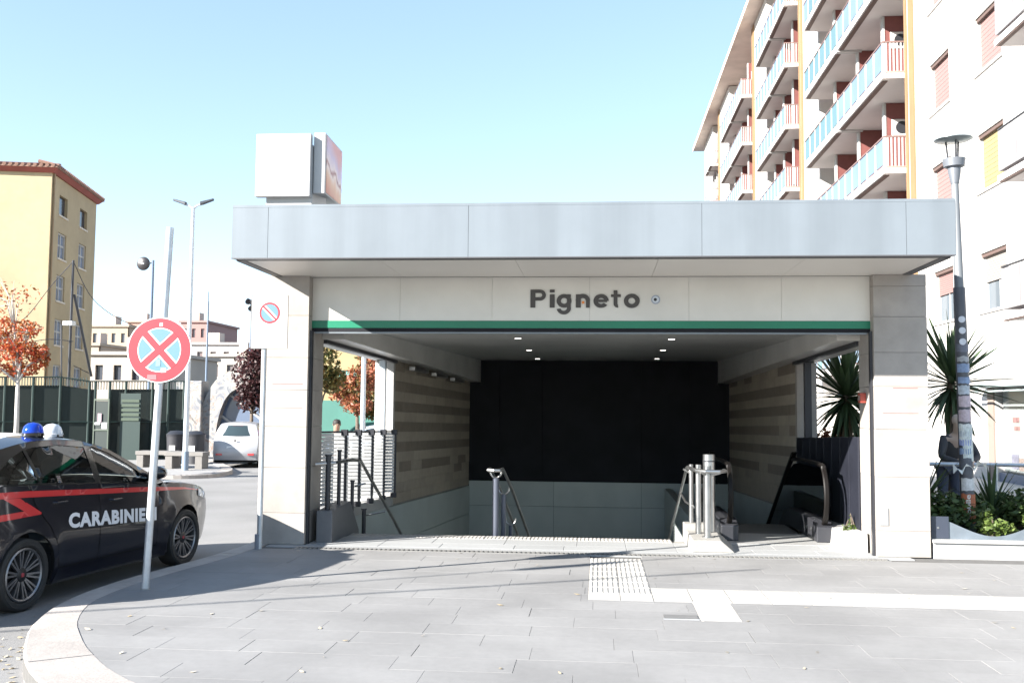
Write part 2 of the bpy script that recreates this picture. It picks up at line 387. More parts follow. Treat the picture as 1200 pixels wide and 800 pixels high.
for a, b in zip([CXL+.1, -2.4, -.9, .65, 2.2], [-2.4, -.9, .65, 2.2, CXR-.1]):
    mb = MB(); mb.box(a+.002, b-.002, YC+.16, 12.05, ZB-.004, ZB+.02); mb.build('soffit_panel', SOFF, can)
# pillars clad in travertine slabs
def pillar(x0, x1, y0, y1, z1, courses):
    mb = MB(); mb.box(x0+.02, x1-.02, y0+.02, y1-.02, 0, z1-.01); p = mb.build('pillar', CONC, ent)
    z = 0.0; i = 0
    while z < z1-.01:
        h = min(courses[i % len(courses)], z1-z)
        if z1-z-h < .12: h = z1-z
        e = rnd.uniform(-.0015, .0015); mb = MB(); g = .0015
        mb.box(x0-e, x1+e, y0-e, y1+e, z+g, z+h-g); mb.build('cladding_slab', MARB, p, bevel=.003)
        z += h; i += 1
    return p
pillar(-4.15, -3.56, YF, 12.62, ZB-.004, [0.38, 0.55, .5, 0.45, .4, .52])
pillar(3.235, 3.84, YF, 12.62, ZB-.004, [0.30, 0.62, .55, .5, 0.40, .42, .36])
for (a, b) in ((-4.0, -3.62), (3.32, 3.72)):
    for z, c in ((1.95, (.27, .14, .135)), (1.66, (.28, .20, .19))):
        mb = MB(); mb.box(a+(.12 if z > 1.9 and a > 0 else 0), b, YF-.0045, YF+.001, z, z+.009); mb.build('notice_strip', mat('strip_%d' % int(c[1]*1000), c, .6), ent)
for x in (-3.545, 3.22):                                     # shutter guide channels
    mb = MB(); mb.box(x-.015, x+.015, 11.99, 12.06, 0, 2.62); mb.build('shutter_guide', DKMETAL, ent)
# white tower head carried up through the canopy, with the advertising box
mb = MB(); mb.box(-4.15, -3.56, 11.95, 12.6, ZT+.03, 4.95); tw = mb.build('tower_head', LWHITE, ent, bevel=.01)
mb = MB(); mb.box(-4.26, -3.565, 11.86, 11.95, 4.28, 5.07); mb.build('front_panel', LWHITE, tw, bevel=.006)
mb = MB(); mb.hexa([(-3.55, 11.95, 4.33), (-3.40, 11.95, 4.33), (-3.76, 14.1, 4.60), (-3.95, 14.1, 4.60), (-3.55, 11.95, 5.10), (-3.40, 11.95, 5.10), (-3.76, 14.1, 5.43), (-3.95, 14.1, 5.43)])
adb = mb.build('advertising_box', LWHITE, ent, bevel=.01)
AD = bpy.data.materials.new('poster_print'); AD.use_nodes = True; nt = AD.node_tree; N = nt.nodes
tc = N.new('ShaderNodeNewGeometry'); nz = N.new('ShaderNodeTexNoise'); nz.inputs['Scale'].default_value = 1.6; nz.inputs['Detail'].default_value = 3; cr = N.new('ShaderNodeValToRGB')
el = cr.color_ramp.elements; el[0].position = .05; el[0].color = (.55, .20, .11, 1); el[1].position = .30; el[1].color = (.70, .42, .26, 1)
for p_, c_ in ((.42, (.75, .62, .55, 1)), (.48, (.30, .10, .08, 1)), (.54, (.72, .60, .58, 1)), (.68, (.52, .42, .55, 1)), (.9, (.60, .30, .28, 1))): q = el.new(p_); q.color = c_
sp_ = N.new('ShaderNodeSeparateXYZ'); mr_ = N.new('ShaderNodeMapRange'); mr_.inputs[1].default_value = 4.35; mr_.inputs[2].default_value = 5.3
ad_ = N.new('ShaderNodeMath'); ad_.operation = 'MULTIPLY_ADD'; ad_.inputs[1].default_value = .55; sb_ = N.new('ShaderNodeMath'); sb_.operation = 'SUBTRACT'; sb_.inputs[1].default_value = .27
nt.links.new(tc.outputs['Position'], nz.inputs['Vector']); nt.links.new(tc.outputs['Position'], sp_.inputs[0]); nt.links.new(sp_.outputs[2], mr_.inputs[0])
nt.links.new(nz.outputs[0], ad_.inputs[0]); nt.links.new(mr_.outputs[0], ad_.inputs[2]); nt.links.new(ad_.outputs[0], sb_.inputs[0]); nt.links.new(sb_.outputs[0], cr.inputs[0]); nt.links.new(cr.outputs[0], N['Principled BSDF'].inputs['Base Color'])
def adf(t, h, d): return (-3.40-.36*t+d, 11.95+2.15*t, 4.33+.27*t+h*(.77+.06*t))
mb = MB(); fbox(mb, adf, .05, .97, .03, .97, 0, .006); mb.build('poster', AD, adb)
# header with the name, green band, shutter box
xs_ = [-3.56, -2.45, -1.3, -.1, 1.1, 2.2, 3.235]
mb = MB(); mb.box(-3.56, 3.235, 12.10, 12.5, 2.62, ZB+.2); hd = mb.build('header', CONC, ent)
for a, b in zip(xs_, xs_[1:]):
    mb = MB(); mb.box(a+.0012, b-.0012, 12.08, 12.10, 2.752, ZB-.006); mb.build('header_panel', HEAD, hd)
mb = MB(); mb.box(-3.56, 3.235, 12.072, 12.10, 2.66, 2.75); mb.build('green_band', GREEN, hd)
mb = MB(); mb.box(-3.56, 3.235, 12.078, 12.12, 2.612, 2.659); mb.build('shutter_slot', BLACKP, hd)
mb = MB(); mb.box(-3.53, 3.2, 12.082, 12.14, 2.592, 2.611); mb.build('bottom_rail', ALU, hd)
def arc(cx_, cz_, ro, ri, a0, a1, k=20, sx_=1.0):            # a piece of a letter's bowl
    o_ = [(cx_+ro*sx_*math.cos(R(a0+(a1-a0)*i/k)), cz_+ro*math.sin(R(a0+(a1-a0)*i/k))) for i in range(k+1)]
    i_ = [(cx_+ri*sx_*math.cos(R(a0+(a1-a0)*i/k)), cz_+ri*math.sin(R(a0+(a1-a0)*i/k))) for i in range(k+1)]
    return o_, i_
letters = hd
def letter(name, x0, rects, arcs):
    mb = MB(); q = 0
    for (a, b, c, d) in rects: mb.box(x0+a*1.1, x0+b*1.1, 12.066-q*.0006, 12.0795, 2.912+c, 2.912+d); q += 1
    for (cx_, cz_, ro, ri, a0, a1) in arcs:
        o_, i_ = arc(x0+cx_*1.1, 2.912+cz_, ro, ri, a0, a1, 20, 1.1); q += 1; k = len(o_)
        yv = 12.066-q*.0006
        mb.add([(p[0], yv, p[1]) for p in o_]+[(p[0], yv, p[1]) for p in i_]+[(p[0], 12.0795, p[1]) for p in o_]+[(p[0], 12.0795, p[1]) for p in i_],
               [(t, t+1, k+t+1, k+t) for t in range(k-1)]+[(2*k+t, 2*k+t+1, t+1, t) for t in range(k-1)]+[(k+t, k+t+1, 3*k+t+1, 3*k+t) for t in range(k-1)]+[(0, k, 3*k, 2*k), (k-1, 2*k-1, 4*k-1, 3*k-1)])
    return mb.build(name, LETTER, letters)
T = .055
letter('letter', -.825, [(0, T, 0, .222), (T, .105, .222-.042, .222), (T, .105, .086, .128)], [(.105, .154, .068, .026, -90, 90)])
letter('letter', -.588, [(0, T, 0, .163), (0, T, .188, .222)], [])
letter('letter', -.500, [(.112, .155, -.01, .163)], [(.080, .083, .084, .036, 0, 360), (.077, -.004, .080, .036, 190, 360)])
letter('letter', -.268, [(0, T, 0, .163), (.112, .155, 0, .090)], [(.0775, .088, .0800, .0300, 0, 180)])
letter('letter', -.052, [(.03, .150, .068, .099)], [(.083, .082, .085, .037, 0, 322)])
letter('letter', .160, [(.028, .071, .045, .212), (0, .108, .130, .163)], [(.073, .046, .045, .004, 180, 280)])
letter('letter', .318, [], [(.085, .082, .088, .038, 0, 360)])
# round sticker and small orange sticker
mb = MB(); mb.cyl((.70, 12.0725, 3.01), (.70, 12.08, 3.01), .055, n=24); st = mb.build('round_sticker', mat('sticker_grey', (.30, .34, .42), .5), hd)
mb = MB(); mb.cyl((.70, 12.069, 3.01), (.70, 12.072, 3.01), .040, n=24); mb.build('sticker_face', mat('sticker_pale', (.55, .60, .66), .5), hd)
mb = MB(); mb.cyl((.695, 12.066, 3.01), (.695, 12.069, 3.01), .02, n=12); mb.build('sticker_mark', DKMETAL, hd)
mb = MB(); mb.cyl((-.18, 12.058, 2.975), (-.18, 12.064, 2.975), .017, n=10); mb.build('orange_sticker', mat('sticker_orange', (.75, .25, .05), .5), hd)
# interior: ceiling, bulkheads, back wall, tiled side walls
XL0, XR0, XL1, XR1, YB = -3.56, 3.25, -2.82, 2.84, 21.8
def xl(y): return XL0+(XL1-XL0)*(y-12.6)/(YB-12.6)
def xr(y): return XR0+(XR1-XR0)*(y-12.6)/(YB-12.6)
mb = MB(); mb.box(-4.0, 3.8, 12.45, 22.3, 2.745, 3.2); cl = mb.build('ceiling', CEIL, ent)
for k in range(7):
    mb = MB(); y0 = 12.5+k*1.34; mb.box(-3.5, 3.2, y0+.003, y0+1.337, 2.735, 2.744); mb.build('ceiling_panel', CEIL, cl)
LAMP = emat('downlight_glow', (1, .95, .88), 2.2)
for u, v in ((607, 396), (620, 410), (630, 420), (787, 397), (777, 410), (770, 420)):
    p = G(u, v, 2.735); mb = MB(); mb.cyl((p.x, p.y, 2.733), (p.x, p.y, 2.729), .075, n=16); mb.build('downlight_rim', STEEL, cl)
    mb = MB(); mb.cyl((p.x, p.y, 2.7275), (p.x, p.y, 2.7285), .05, n=16); mb.build('downlight', LAMP, cl)
for fx, sg in ((xl, 1), (xr, -1)):
    a0 = fx(12.55); a1 = fx(YB); w0 = .30; w1 = .24; mb = MB()
    mb.hexa([(a0-sg*.35, 12.55, 2.55), (a0+sg*w0, 12.55, 2.55), (a1+sg*w1, YB, 2.25), (a1-sg*.35, YB, 2.25), (a0-sg*.35, 12.55, 3.28), (a0+sg*w0, 12.55, 3.28), (a1+sg*w1, YB, 3.28), (a1-sg*.35, YB, 3.28)])
    mb.build('bulkhead', mat('bulkhead_panel', (.50, .49, .465), .3, stain=.14, ss=1.3), ent)
    mb = MB()
    mb.hexa([(a0-sg*.02, 12.62, 2.50), (a0+sg*.05, 12.62, 2.50), (fx(15.9)+sg*.05, 15.9, 2.39), (fx(15.9)-sg*.02, 15.9, 2.39), (a0-sg*.02, 12.62, 2.548), (a0+sg*.05, 12.62, 2.548), (fx(15.9)+sg*.05, 15.9, 2.44), (fx(15.9)-sg*.02, 15.9, 2.44)])
    mb.build('window_head', DKMETAL, ent)
mb = MB(); mb.box(-3.2, 3.2, YB+.02, YB+.3, -4, 3.2); bw = mb.build('back_wall', BLACKP, ent)
xb = [XL1, -2.15, -1.2, -.13, .95, 2.0, XR1]
for a, b in zip(xb, xb[1:]):
    mb = MB(); mb.box(a+.006, b-.006, YB, YB+.02, .09, 2.74); mb.build('black_panel', BLACKP, bw)
for a, b in zip([XL1, -.95, .95], [-.95, .95, XR1]):
    for z0, z1 in ((-.45, .085), (-1.1, -.455), (-4, -1.105)):
        mb = MB(); mb.box(a+.003, b-.003, YB-.01, YB+.02, z0+.003, z1); mb.build('grey_panel', GREYGR, bw)
def side_wall(fx, sg, name, bands):
    mb = MB(); y0, y1 = 15.9, YB
    mb.hexa([(fx(y0)-sg*.3, y0+.03, -4), (fx(y0)-sg*.012, y0+.03, -4), (fx(y1)-sg*.012, y1, -4), (fx(y1)-sg*.3, y1, -4), (fx(y0)-sg*.3, y0+.03, 2.9), (fx(y0)-sg*.012, y0+.03, 2.9), (fx(y1)-sg*.012, y1, 2.9), (fx(y1)-sg*.3, y1, 2.9)])
    w = mb.build('side_wall', CONC, ent)
    z = .10; i = 0
    while z < 2.6:
        h = .166; y = y0; ln = rnd.uniform(.3, .75); dark = i in bands
        while y < y1-.02:
            ye = min(y+ln, y1); sh = lambda q: -.02*(q-y0)+.02; mb = MB(); e = .012+rnd.uniform(-.0015, .0015); g = .0015
            a, b = fx(y), fx(ye); ok = dark and not (rnd.random() < (.05 if 4 < i < 12 else .45)) or (not dark and rnd.random() < .015)
            mb.hexa([(a-sg*.02, y+g, z+sh(y)+g), (a-sg*(.012-e), y+g, z+sh(y)+g), (b-sg*(.012-e), ye-g, z+sh(ye)+g), (b-sg*.02, ye-g, z+sh(ye)+g),
                     (a-sg*.02, y+g, z+h+sh(y)-g), (a-sg*(.012-e), y+g, z+h+sh(y)-g), (b-sg*(.012-e), ye-g, z+h+sh(ye)-g), (b-sg*.02, ye-g, z+h+sh(ye)-g)])
            mb.build('wall_tile', MARBB if ok else MARBD, w); y = ye; ln = .74
        z += h; i += 1
    for k in range(3):                                       # grey panels below the tiles
        for z0, z1 in ((-.5, .09), (-1.15, -.51), (-4, -1.16)):
            ya = 13.1+(y1-13.1)*k/3; yb = 13.1+(y1-13.1)*(k+1)/3; s0 = .015 if z0 > -1 else 0; mb = MB()
            a, b = fx(ya)+sg*.02, fx(yb)+sg*.02; d0 = -.02*(ya-15.9); d1 = -.02*(yb-15.9)
            mb.hexa([(a-sg*.3, ya, z0+d0), (a, ya+.003, z0+d0), (b, yb-.003, z0+d1), (b-sg*.3, yb, z0+d1), (a-sg*.3, ya, z1+d0), (a, ya+.003, z1+d0), (b, yb-.003, z1+d1), (b-sg*.3, yb, z1+d1)])
            mb.build('grey_panel', GREYGR, w)
    # pale edge of the wall where the window begins
    mb = MB(); x = fx(15.9); mb.box(min(x-sg*.3, x+sg*.004), max(x-sg*.3, x+sg*.004), 15.80, 15.93, .1, 2.42); mb.build('wall_end', LWHITE if sg > 0 else MARB, w)
    mb = MB(); x = fx(15.6); mb.box(x-.05-sg*.10, x+.05-sg*.10, 15.52, 15.62, .3, 2.42); mb.build('window_post', mat('pale_blue_frame', (.42, .47, .52), .35, metal=.4) if sg > 0 else DKMETAL, w)
    return w
side_wall(xl, 1, 'l', {3, 5, 7, 9, 11, 13}); side_wall(xr, -1, 'r', {3, 5, 7, 9, 11, 13})
for k in range(3):
    ya = 16.3+1.5*k; x = xl(ya+.7)+.12; mb = MB(); mb.box(x-.05, x+.05, ya, ya+1.42, 2.30-.03*(ya-16), 2.37-.03*(ya-16)); mb.build('light_fitting', STEEL, ent, bevel=.01)
# low sills under the side openings
for fx, sg in ((xl, 1), (xr, -1)):
    mb = MB(); a, b = fx(12.62), fx(15.8)
    mb.hexa([(a-sg*.3, 12.62, -.2), (a, 12.62, -.2), (b, 15.8, -.2), (b-sg*.3, 15.8, -.2), (a-sg*.3, 12.62, .30), (a, 12.62, .30), (b, 15.8, .26), (b-sg*.3, 15.8, .26)])
    mb.build('window_sill', LWHITE, ent)
# landing, stair flight, drain channel
LAND = mat('landing_stone', (.30, .305, .305), .65, var=.08, vs_=18, orand=.05, stain=.08)
mb = MB(); mb.box(-3.56, 3.25, 11.94, 12.6, -.3, -.02); mb.box(-3.56, 1.5, 12.6, 13.08, -.3, -.02); mb.box(1.5, 3.25, 12.6, 13.9, -.3, -.02); ld = mb.build('landing', CONC, ent)
x = -3.5
for r_, (ya, yb) in enumerate(((11.93, 12.31), (12.31, 12.78))):
    x = -3.55
    while x < 3.2:
        ln = rnd.choice([.6, .75, .9]); b = min(x+ln, 3.24); mb = MB(); mb.bbox(x+.002, b-.002, ya+.002, yb-.002, -.03, .002, .003); mb.build('landing_slab', LAND, ld); x = b
for k in range(14):
    for j in range(1): inst('tactile_stone', tile_mesh(.30, .30, 6) if k == 0 else tm, ld, (-3.25+.30*k, 12.785, .001)); tm = bpy.data.objects[ld.name].children[-1].data
mb = MB(); mb.box(1.62, 3.0, 12.79, 13.9, -.02, .006)
ep = mb.build('escalator_plate', mat('ribbed_steel_plate', (.50, .50, .49), .45, metal=.5, var=.1, vs_=20), ld)
for k in range(20):
    stp = MB(); y0 = 13.09+.30*k; z1 = -.165*(k+1)
    stp.bbox(-3.5, 1.45, y0, y0+.32, z1-.3, z1, .01); stp.build('stair_step', LAND, ent)
mb = MB(); mb.box(-3.6, 3.3, 18.9, 22.2, -4.1, -3.5); mb.build('lower_floor', LAND, ent)
mb = MB(); mb.box(1.45, 1.6, 13.05, 21.8, -4, -.02); mb.build('well_divider', GREYGR, ent)
dr = thing('drain_channel', 'slotted steel drain channel across the pavement in front of the entrance', 'drain', (0, 11.7, 0))
mb = MB(); mb.box(-3.6, 3.3, 11.60, 11.615, -.03, .003); mb.box(-3.6, 3.3, 11.742, 11.755, -.03, .003); mb.build('frame', mat('drain_steel', (.24, .235, .225), .5, metal=.4), dr)
mb = MB(); mb.box(-3.6, 3.3, 11.615, 11.742, -.06, -.035); mb.build('channel', BLACKP, dr)
bar = MB().box(-.014, .014, 11.615, 11.742, -.03, .002); bme = bpy.data.meshes.new('grate_bar'); bme.from_pydata(bar.v, [], bar.f); bme.materials.append(mat('drain_steel', (0, 0, 0)))
for k in range(124): inst('grate_bar', bme, dr, (-3.57+k*.0555, 0, 0))
mb = MB(); mb.box(-4.0, 3.4, 11.575, 11.599, -.05, -.004); mb.build('edge_stone', LAND, dr)
mb = MB(); mb.bbox(-3.98, 3.6, 11.757, 11.925, -.05, .001, .003); mb.build('threshold_stone', LAND, dr)

# ------------------------------------------------------------------ rails, escalator and screens at the stairs
lv = thing('louvre_screen', 'row of white slatted screen panels with black posts left of the stairs', 'screen', (-3.45, 14.2, 0))
def lxf(y): return xl(y)-.06
slat = MB().hexa([(-.30, -.014, -.018), (.30, -.014, -.018), (.30, .008, -.022), (-.30, .008, -.022), (-.30, -.014, .022), (.30, -.014, .022), (.30, .008, .018), (-.30, .008, .018)])
slm = bpy.data.meshes.new('slat'); slm.from_pydata(slat.v, [], slat.f); slm.materials.append(mat('slat_white', (.52, .52, .515), .4))
slat2 = MB().hexa([(-.09, -.014, -.018), (.09, -.014, -.018), (.09, .008, -.022), (-.09, .008, -.022), (-.09, -.014, .022), (.09, -.014, .022), (.09, .008, .018), (-.09, .008, .018)])
slm2 = bpy.data.meshes.new('slat'); slm2.from_pydata(slat2.v, [], slat2.f); slm2.materials.append(mat('slat_white', (0, 0, 0)))
for k in range(5):
    yb = 12.72+.60*k; x0 = lxf(yb); ang = R(62)
    zt = 1.34-.012*k; zb_ = .34-.008*k
    c = Vector((x0-.07, yb+.24, 0)); n = 19
    for i in range(n):
        z = zb_+.04+(zt-zb_-.08)*i/(n-1)
        inst('slat', slm, lv, (c.x, c.y, z), (0, 0, ang), (.86, 1, 1))
        inst('slat', slm2, lv, (c.x+.165, c.y+.31, z), (0, 0, R(20)), (.95, 1, 1))
    q = c+Vector((math.cos(ang), math.sin(ang), 0))*.27
    mb = MB(); mb.box(c.x+.252, c.x+.28, c.y+.33, c.y+.36, zb_-.06, zt+.02); mb.box(c.x+.20, c.x+.29, c.y+.31, c.y+.38, zt-.05, zt+.03); mb.box(c.x+.20, c.x+.29, c.y+.31, c.y+.38, zb_-.06, zb_+.01); mb.build('post', DKMETAL, lv)
    p = c-Vector((math.cos(ang), math.sin(ang), 0))*.26; r_ = c+Vector((math.cos(ang), math.sin(ang), 0))*.26
    mb = MB(); mb.tube([(p.x, p.y, zt), (r_.x, r_.y, zt), (c.x+.255, c.y+.34, zt)], .012, 6); mb.build('top_rail', DKMETAL, lv)
hr = thing('stair_handrail', 'dark handrail on a sloping grey plinth at the left edge of the stairs', 'handrail', (-3.35, 12.6, 0))
mb = MB(); mb.prism([(12.14, .003), (12.14, .39), (13.05, .43), (13.55, .0), (13.55, -.3), (12.14, -.02)], lambda u, v, d: (d, u, v), -3.47, -3.27); mb.build('plinth', DKGREY, hr, bevel=.008)
for (y, z0, z1, r_) in ((12.28, .37, 1.06, .033), (12.75, .40, 1.10, .024), (13.38, .10, .66, .024), (14.0, -.5, .22, .03)):
    mb = MB(); mb.cyl((-3.37+.035*(y-12.3), y, z0), (-3.37+.035*(y-12.3), y, z1), r_); mb.cyl((-3.37+.035*(y-12.3), y, z1), (-3.37+.035*(y-12.3), y, z1+.02), r_*1.35); mb.build('post', DKMETAL, hr, smooth='a')
mb = MB(); mb.tube([(-3.52, 12.2, .96), (-3.3, 12.32, .975), (-3.24, 12.95, .98), (-3.16, 13.1, .965), (-2.95, 14.4, .02), (-2.88, 15.3, -.55)], .022, 10); mb.build('handrail', STEEL, hr, smooth='a')
mb = MB(); mb.tube([(-3.30, 13.38, .60), (-3.15, 13.38, .64)], .012, 6); mb.tube([(-3.28, 14.0, .14), (-3.0, 14.0, .20)], .012, 6); mb.build('bracket', STEEL, hr)
mr_ = thing('stair_handrail', 'double handrail with ring-shaped brackets in the middle of the stairs', 'handrail', (-1.3, 13.6, -.3))
for (y, z1, r_) in ((13.35, .74, .045), (14.05, .46, .036), (14.75, -.05, .03)):
    x = -1.36+.06*(y-13.35)
    mb = MB(); mb.cyl((x, y, z1-1.1), (x, y, z1), r_); mb.build('post', mat('blue_grey_post', (.10, .11, .14), .35, metal=.4), mr_, smooth='a')
    mb = MB(); mb.tube([(x+.075*math.cos(R(a)), y, z1+.09+.085*math.sin(R(a))) for a in range(-190, 11, 20)], .013, 8); mb.build('ring_bracket', STEEL, mr_, smooth='a')
for sx_ in (-1, 1):
    mb = MB(); mb.tube([(-1.36+sx_*.085, 13.15, .86), (-1.36+sx_*.085, 13.4, .86), (-1.29+sx_*.085, 14.05, .55), (-1.15+sx_*.085, 15.6, -.30), (-1.0+sx_*.085, 17.0, -1.1)], .022, 10); mb.build('handrail', STEEL, mr_, smooth='a')
mb = MB(); mb.tube([(-1.445, 13.15, .86), (-1.43, 13.08, .86), (-1.36, 13.05, .86), (-1.29, 13.08, .86), (-1.275, 13.15, .86)], .022, 10); mb.build('end_loop', STEEL, mr_, smooth='a')
nr = thing('stair_handrail', 'polished steel handrail posts on a stone block between stairs and escalator', 'handrail', (1.35, 12.4, 0))
mb = MB(); mb.hexa([(1.12, 11.98, .002), (1.62, 11.98, .002), (1.68, 12.75, .002), (1.10, 12.75, .002), (1.13, 12.0, .14), (1.46, 12.0, .14), (1.5, 12.75, .16), (1.12, 12.75, .16)]); mb.build('stone_block', CONC, nr, bevel=.01)
mb = MB(); mb.box(1.10, 1.36, 12.78, 13.05, .003, .24); mb.build('rear_block', CONC, nr, bevel=.008)
for (x, y, z0, z1, r_) in ((1.33, 12.25, .14, 1.0, .042), (1.25, 12.55, .14, 1.0, .036), (1.20, 12.95, .2, .98, .03)):
    mb = MB(); mb.cyl((x, y, z0), (x, y, z1), r_, n=16); mb.cyl((x, y, z0), (x, y, z0+.015), r_*1.7, n=16); mb.build('post', STEEL, nr, smooth='a')
mb = MB(); mb.tube([(1.16, 13.0, .94), (1.165, 12.6, .945), (1.20, 12.24, .945), (1.30, 12.14, .94), (1.46, 12.15, .94), (1.55, 12.27, .94), (1.54, 12.38, .94)], .023, 10); mb.build('handrail_loop', STEEL, nr, smooth='a')
mb = MB(); mb.tube([(1.17, 12.9, .935), (1.16, 13.12, .925), (1.13, 13.9, .48), (1.06, 15.5, -.42), (1.0, 17, -1.25)], .02, 10); mb.tube([(1.13, 13.75, .55), (1.16, 13.3, .47), (1.22, 12.8, .45)], .014, 8); mb.build('handrail', STEEL, nr, smooth='a')
mb = MB(); mb.tube([(1.33, 12.25, .88), (1.24, 12.18, .93)], .014, 6); mb.tube([(1.33, 12.25, .88), (1.48, 12.2, .92)], .014, 6); mb.tube([(1.2, 12.95, .86), (1.1, 12.95, .92)], .014, 6); mb.build('bracket', STEEL, nr)
mb = MB(); mb.cyl((1.40, 12.72, .16), (1.40, 12.72, 1.12), .075, n=20); mb.build('ticket_post', STEEL, nr, smooth='a')
mb = MB(); mb.cyl((1.40, 12.72, 1.03), (1.40, 12.72, 1.045), .079, n=20); mb.build('collar', DKMETAL, nr, smooth='a')
# escalator with two balustrades
es = thing('escalator', 'black escalator with glass sides going down at the right', 'escalator', (2.3, 13.4, 0))
EG = glassmat('smoked_glass', (.88, .94, .92), .92)
for x in (1.70, 2.90):
    path = [(13.25, .18), (13.08, .26), (12.98, .42), (12.95, .60), (12.99, .78), (13.10, .92), (13.28, .985), (14.6, .985), (15.1, .95), (15.5, .82), (20.5, -2.1)]
    mb = MB(); pts = [(x, p[0], p[1]) for p in catmull(path, 4)]
    vv = [];
    for i, p in enumerate(pts):
        a = pts[max(0, i-1)]; b = pts[min(len(pts)-1, i+1)]; t = Vector((0, b[1]-a[1], b[2]-a[2])).normalized(); nn = Vector((0, -t.z, t.y))
        for du, dn in ((-.03, -.02), (.03, -.02), (.034, .008), (.02, .02), (-.02, .02), (-.034, .008)): mb.v.append((p[0]+du, p[1]+nn.y*dn, p[2]+nn.z*dn))
    for i in range(len(pts)-1):
        for j in range(6): mb.f.append((i*6+j, i*6+(j+1) % 6, i*6+6+(j+1) % 6, i*6+6+j))
    mb.f += [tuple(range(6)), tuple((len(pts)-1)*6+j for j in range(6))]
    mb.build('rubber_handrail', RUBBER, es, smooth='a')
    mb = MB(); gp = [(13.3, .22), (13.12, .32), (13.05, .45), (13.04, .62), (13.08, .78), (13.18, .88), (13.3, .93), (14.6, .93), (15.05, .895), (15.42, .78), (20.5, -2.2), (20.5, -2.8), (15.2, .16), (14.8, .22)]
    mb.prism(gp, lambda u, v, d: (d, u, v), x-.006, x+.006); mb.build('glass_panel', EG, es)
    mb = MB(); mb.prism([(13.05, .008), (13.05, .20), (13.25, .27), (14.9, .27), (15.3, .20), (20.5, -2.75), (20.5, -3.1), (15.2, -.05), (14.9, .008)], lambda u, v, d: (d, u, v), x-.11, x+.11); sk = mb.build('skirt', DKMETAL, es, bevel=.01)
    for yy in (13.5, 13.2): 
        mb = MB(); mb.cyl((x-.112, yy+.2, .14), (x-.118, yy+.2, .14), .028, n=12); mb.build('button', STEEL, es)
for k in range(14):
    y0 = 13.95+.4*k; z1 = (0 if k < 3 else -.2*(k-2)); mb = MB(); mb.bbox(1.83, 2.77, y0, y0+.40, z1-.3, z1-.004, .008); mb.build('escalator_step', mat('escalator_step', (.18, .18, .18), .5, metal=.5), es)
# dark metal low wall and white plinth under the right window
dw = thing('metal_panel_wall', 'dark blue-black metal panel wall under the right side window', 'panel wall', (3.2, 14.2, 0))
for k in range(8):
    ya = 12.64+.39*k; yb = ya+.385; mb = MB(); a, b = xr(ya)-.035, xr(yb)-.035
    mb.hexa([(a, ya, .02), (a+.03, ya, .02), (b+.03, yb, .02), (b, yb, .02), (a, ya, 1.36-.013*k), (a+.03, ya, 1.36-.013*k), (b+.03, yb, 1.36-.013*k-.005), (b, yb, 1.36-.013*k-.005)])
    mb.build('metal_panel', mat('blue_black_metal', (.022, .024, .034), .38, metal=.3, stain=.2, ss=2), dw, bevel=.004)
    mb = MB(); mb.cyl((a-.006, ya+.19, 1.28-.013*k), (a+.001, ya+.19, 1.28-.013*k), .012, n=8); mb.build('screw', STEEL, dw)
wp = MB(); wp.hexa([(2.96, 12.6, .003), (3.2, 12.2, .003), (3.2, 13.9, .003), (2.96, 13.9, .003), (2.98, 12.64, .20), (3.2, 12.22, .24), (3.2, 13.9, .2), (2.98, 13.9, .2)])
tag(wp.build('white_plinth', LWHITE, None, bevel=.008), 'low white plinth with weeds at the foot of the right pillar', 'plinth')
al = thing('call_box', 'small red alarm box on the inner side of the right pillar', 'alarm box', (3.2, 12.35, 1.8))
mb = MB(); mb.box(3.165, 3.232, 12.3, 12.42, 1.78, 1.9); mb.build('box', mat('alarm_red', (.35, .06, .04), .4), al, bevel=.006)
mb = MB(); mb.box(3.16, 3.165, 12.33, 12.39, 1.81, 1.87); mb.build('cover', mat('alarm_grey', (.2, .18, .17), .4), al)
mb = MB(); mb.box(3.40, 3.50, 11.922, 11.929, .36, .56); tag(mb.build('vent_grille', mat('vent_grey', (.30, .30, .30), .5, metal=.3), None), 'small grey vent plate low on the right pillar', 'vent')
bpy.data.objects['vent_grille'].location.x = -.135

# ------------------------------------------------------------------ signs on the left
RED = mat('sign_red', (.26, .022, .034), .45, stain=.06); BLUE = mat('sign_blue', (.085, .18, .24), .45); SWH = mat('sign_white', (.60, .60, .60), .45)
def disc(cx_, cy_, cz_, r, y, th, n=48): 
    mb = MB(); mb.cyl((cx_, y, cz_), (cx_, y-th, cz_), r, n=n); return mb
def annulus(name, c, ro, ri, y, th, m, par, n=48):
    mb = MB(); mb.lathe([(ri, 0), (ri, -th), (ro, -th), (ro, 0)], lambda a, b, h: (c[0]+a, y+h, c[1]+b), n); return mb.build(name, m, par)
cs = thing('no_stopping_sign', 'round red and blue no-stopping sign on a leaning grey post', 'traffic sign', (-4.12, 8.87, 0), world=False)
cs.rotation_euler = (0, R(2.15), R(2))
mb = MB(); mb.cyl((0, 0, 0), (0, 0, 3.34), .034, n=16); mb.build('post', GALV, cs, smooth='a')
mb = MB(); mb.cyl((0, 0, 0), (0, 0, .012), .045, .040, n=16); mb.build('post_foot', CONC, cs, smooth='a')
mb = MB(); mb.box(-.10, .10, -.04, .045, 2.05, 2.08); mb.box(-.10, .10, -.04, .045, 2.3, 2.33); mb.build('clamp', GALV, cs)
Z0 = 2.19; Y0 = -.045
pl_ = MB().lathe([(0, 0), (.303, 0), (.303, -.012), (0, -.012)], lambda a, b, h: (a-.0, Y0+h, Z0+b), 56).build('sign_plate', SWH, cs)
annulus('red_ring', (0, Z0), .293, .205, Y0-.0123, .002, RED, cs, 56)
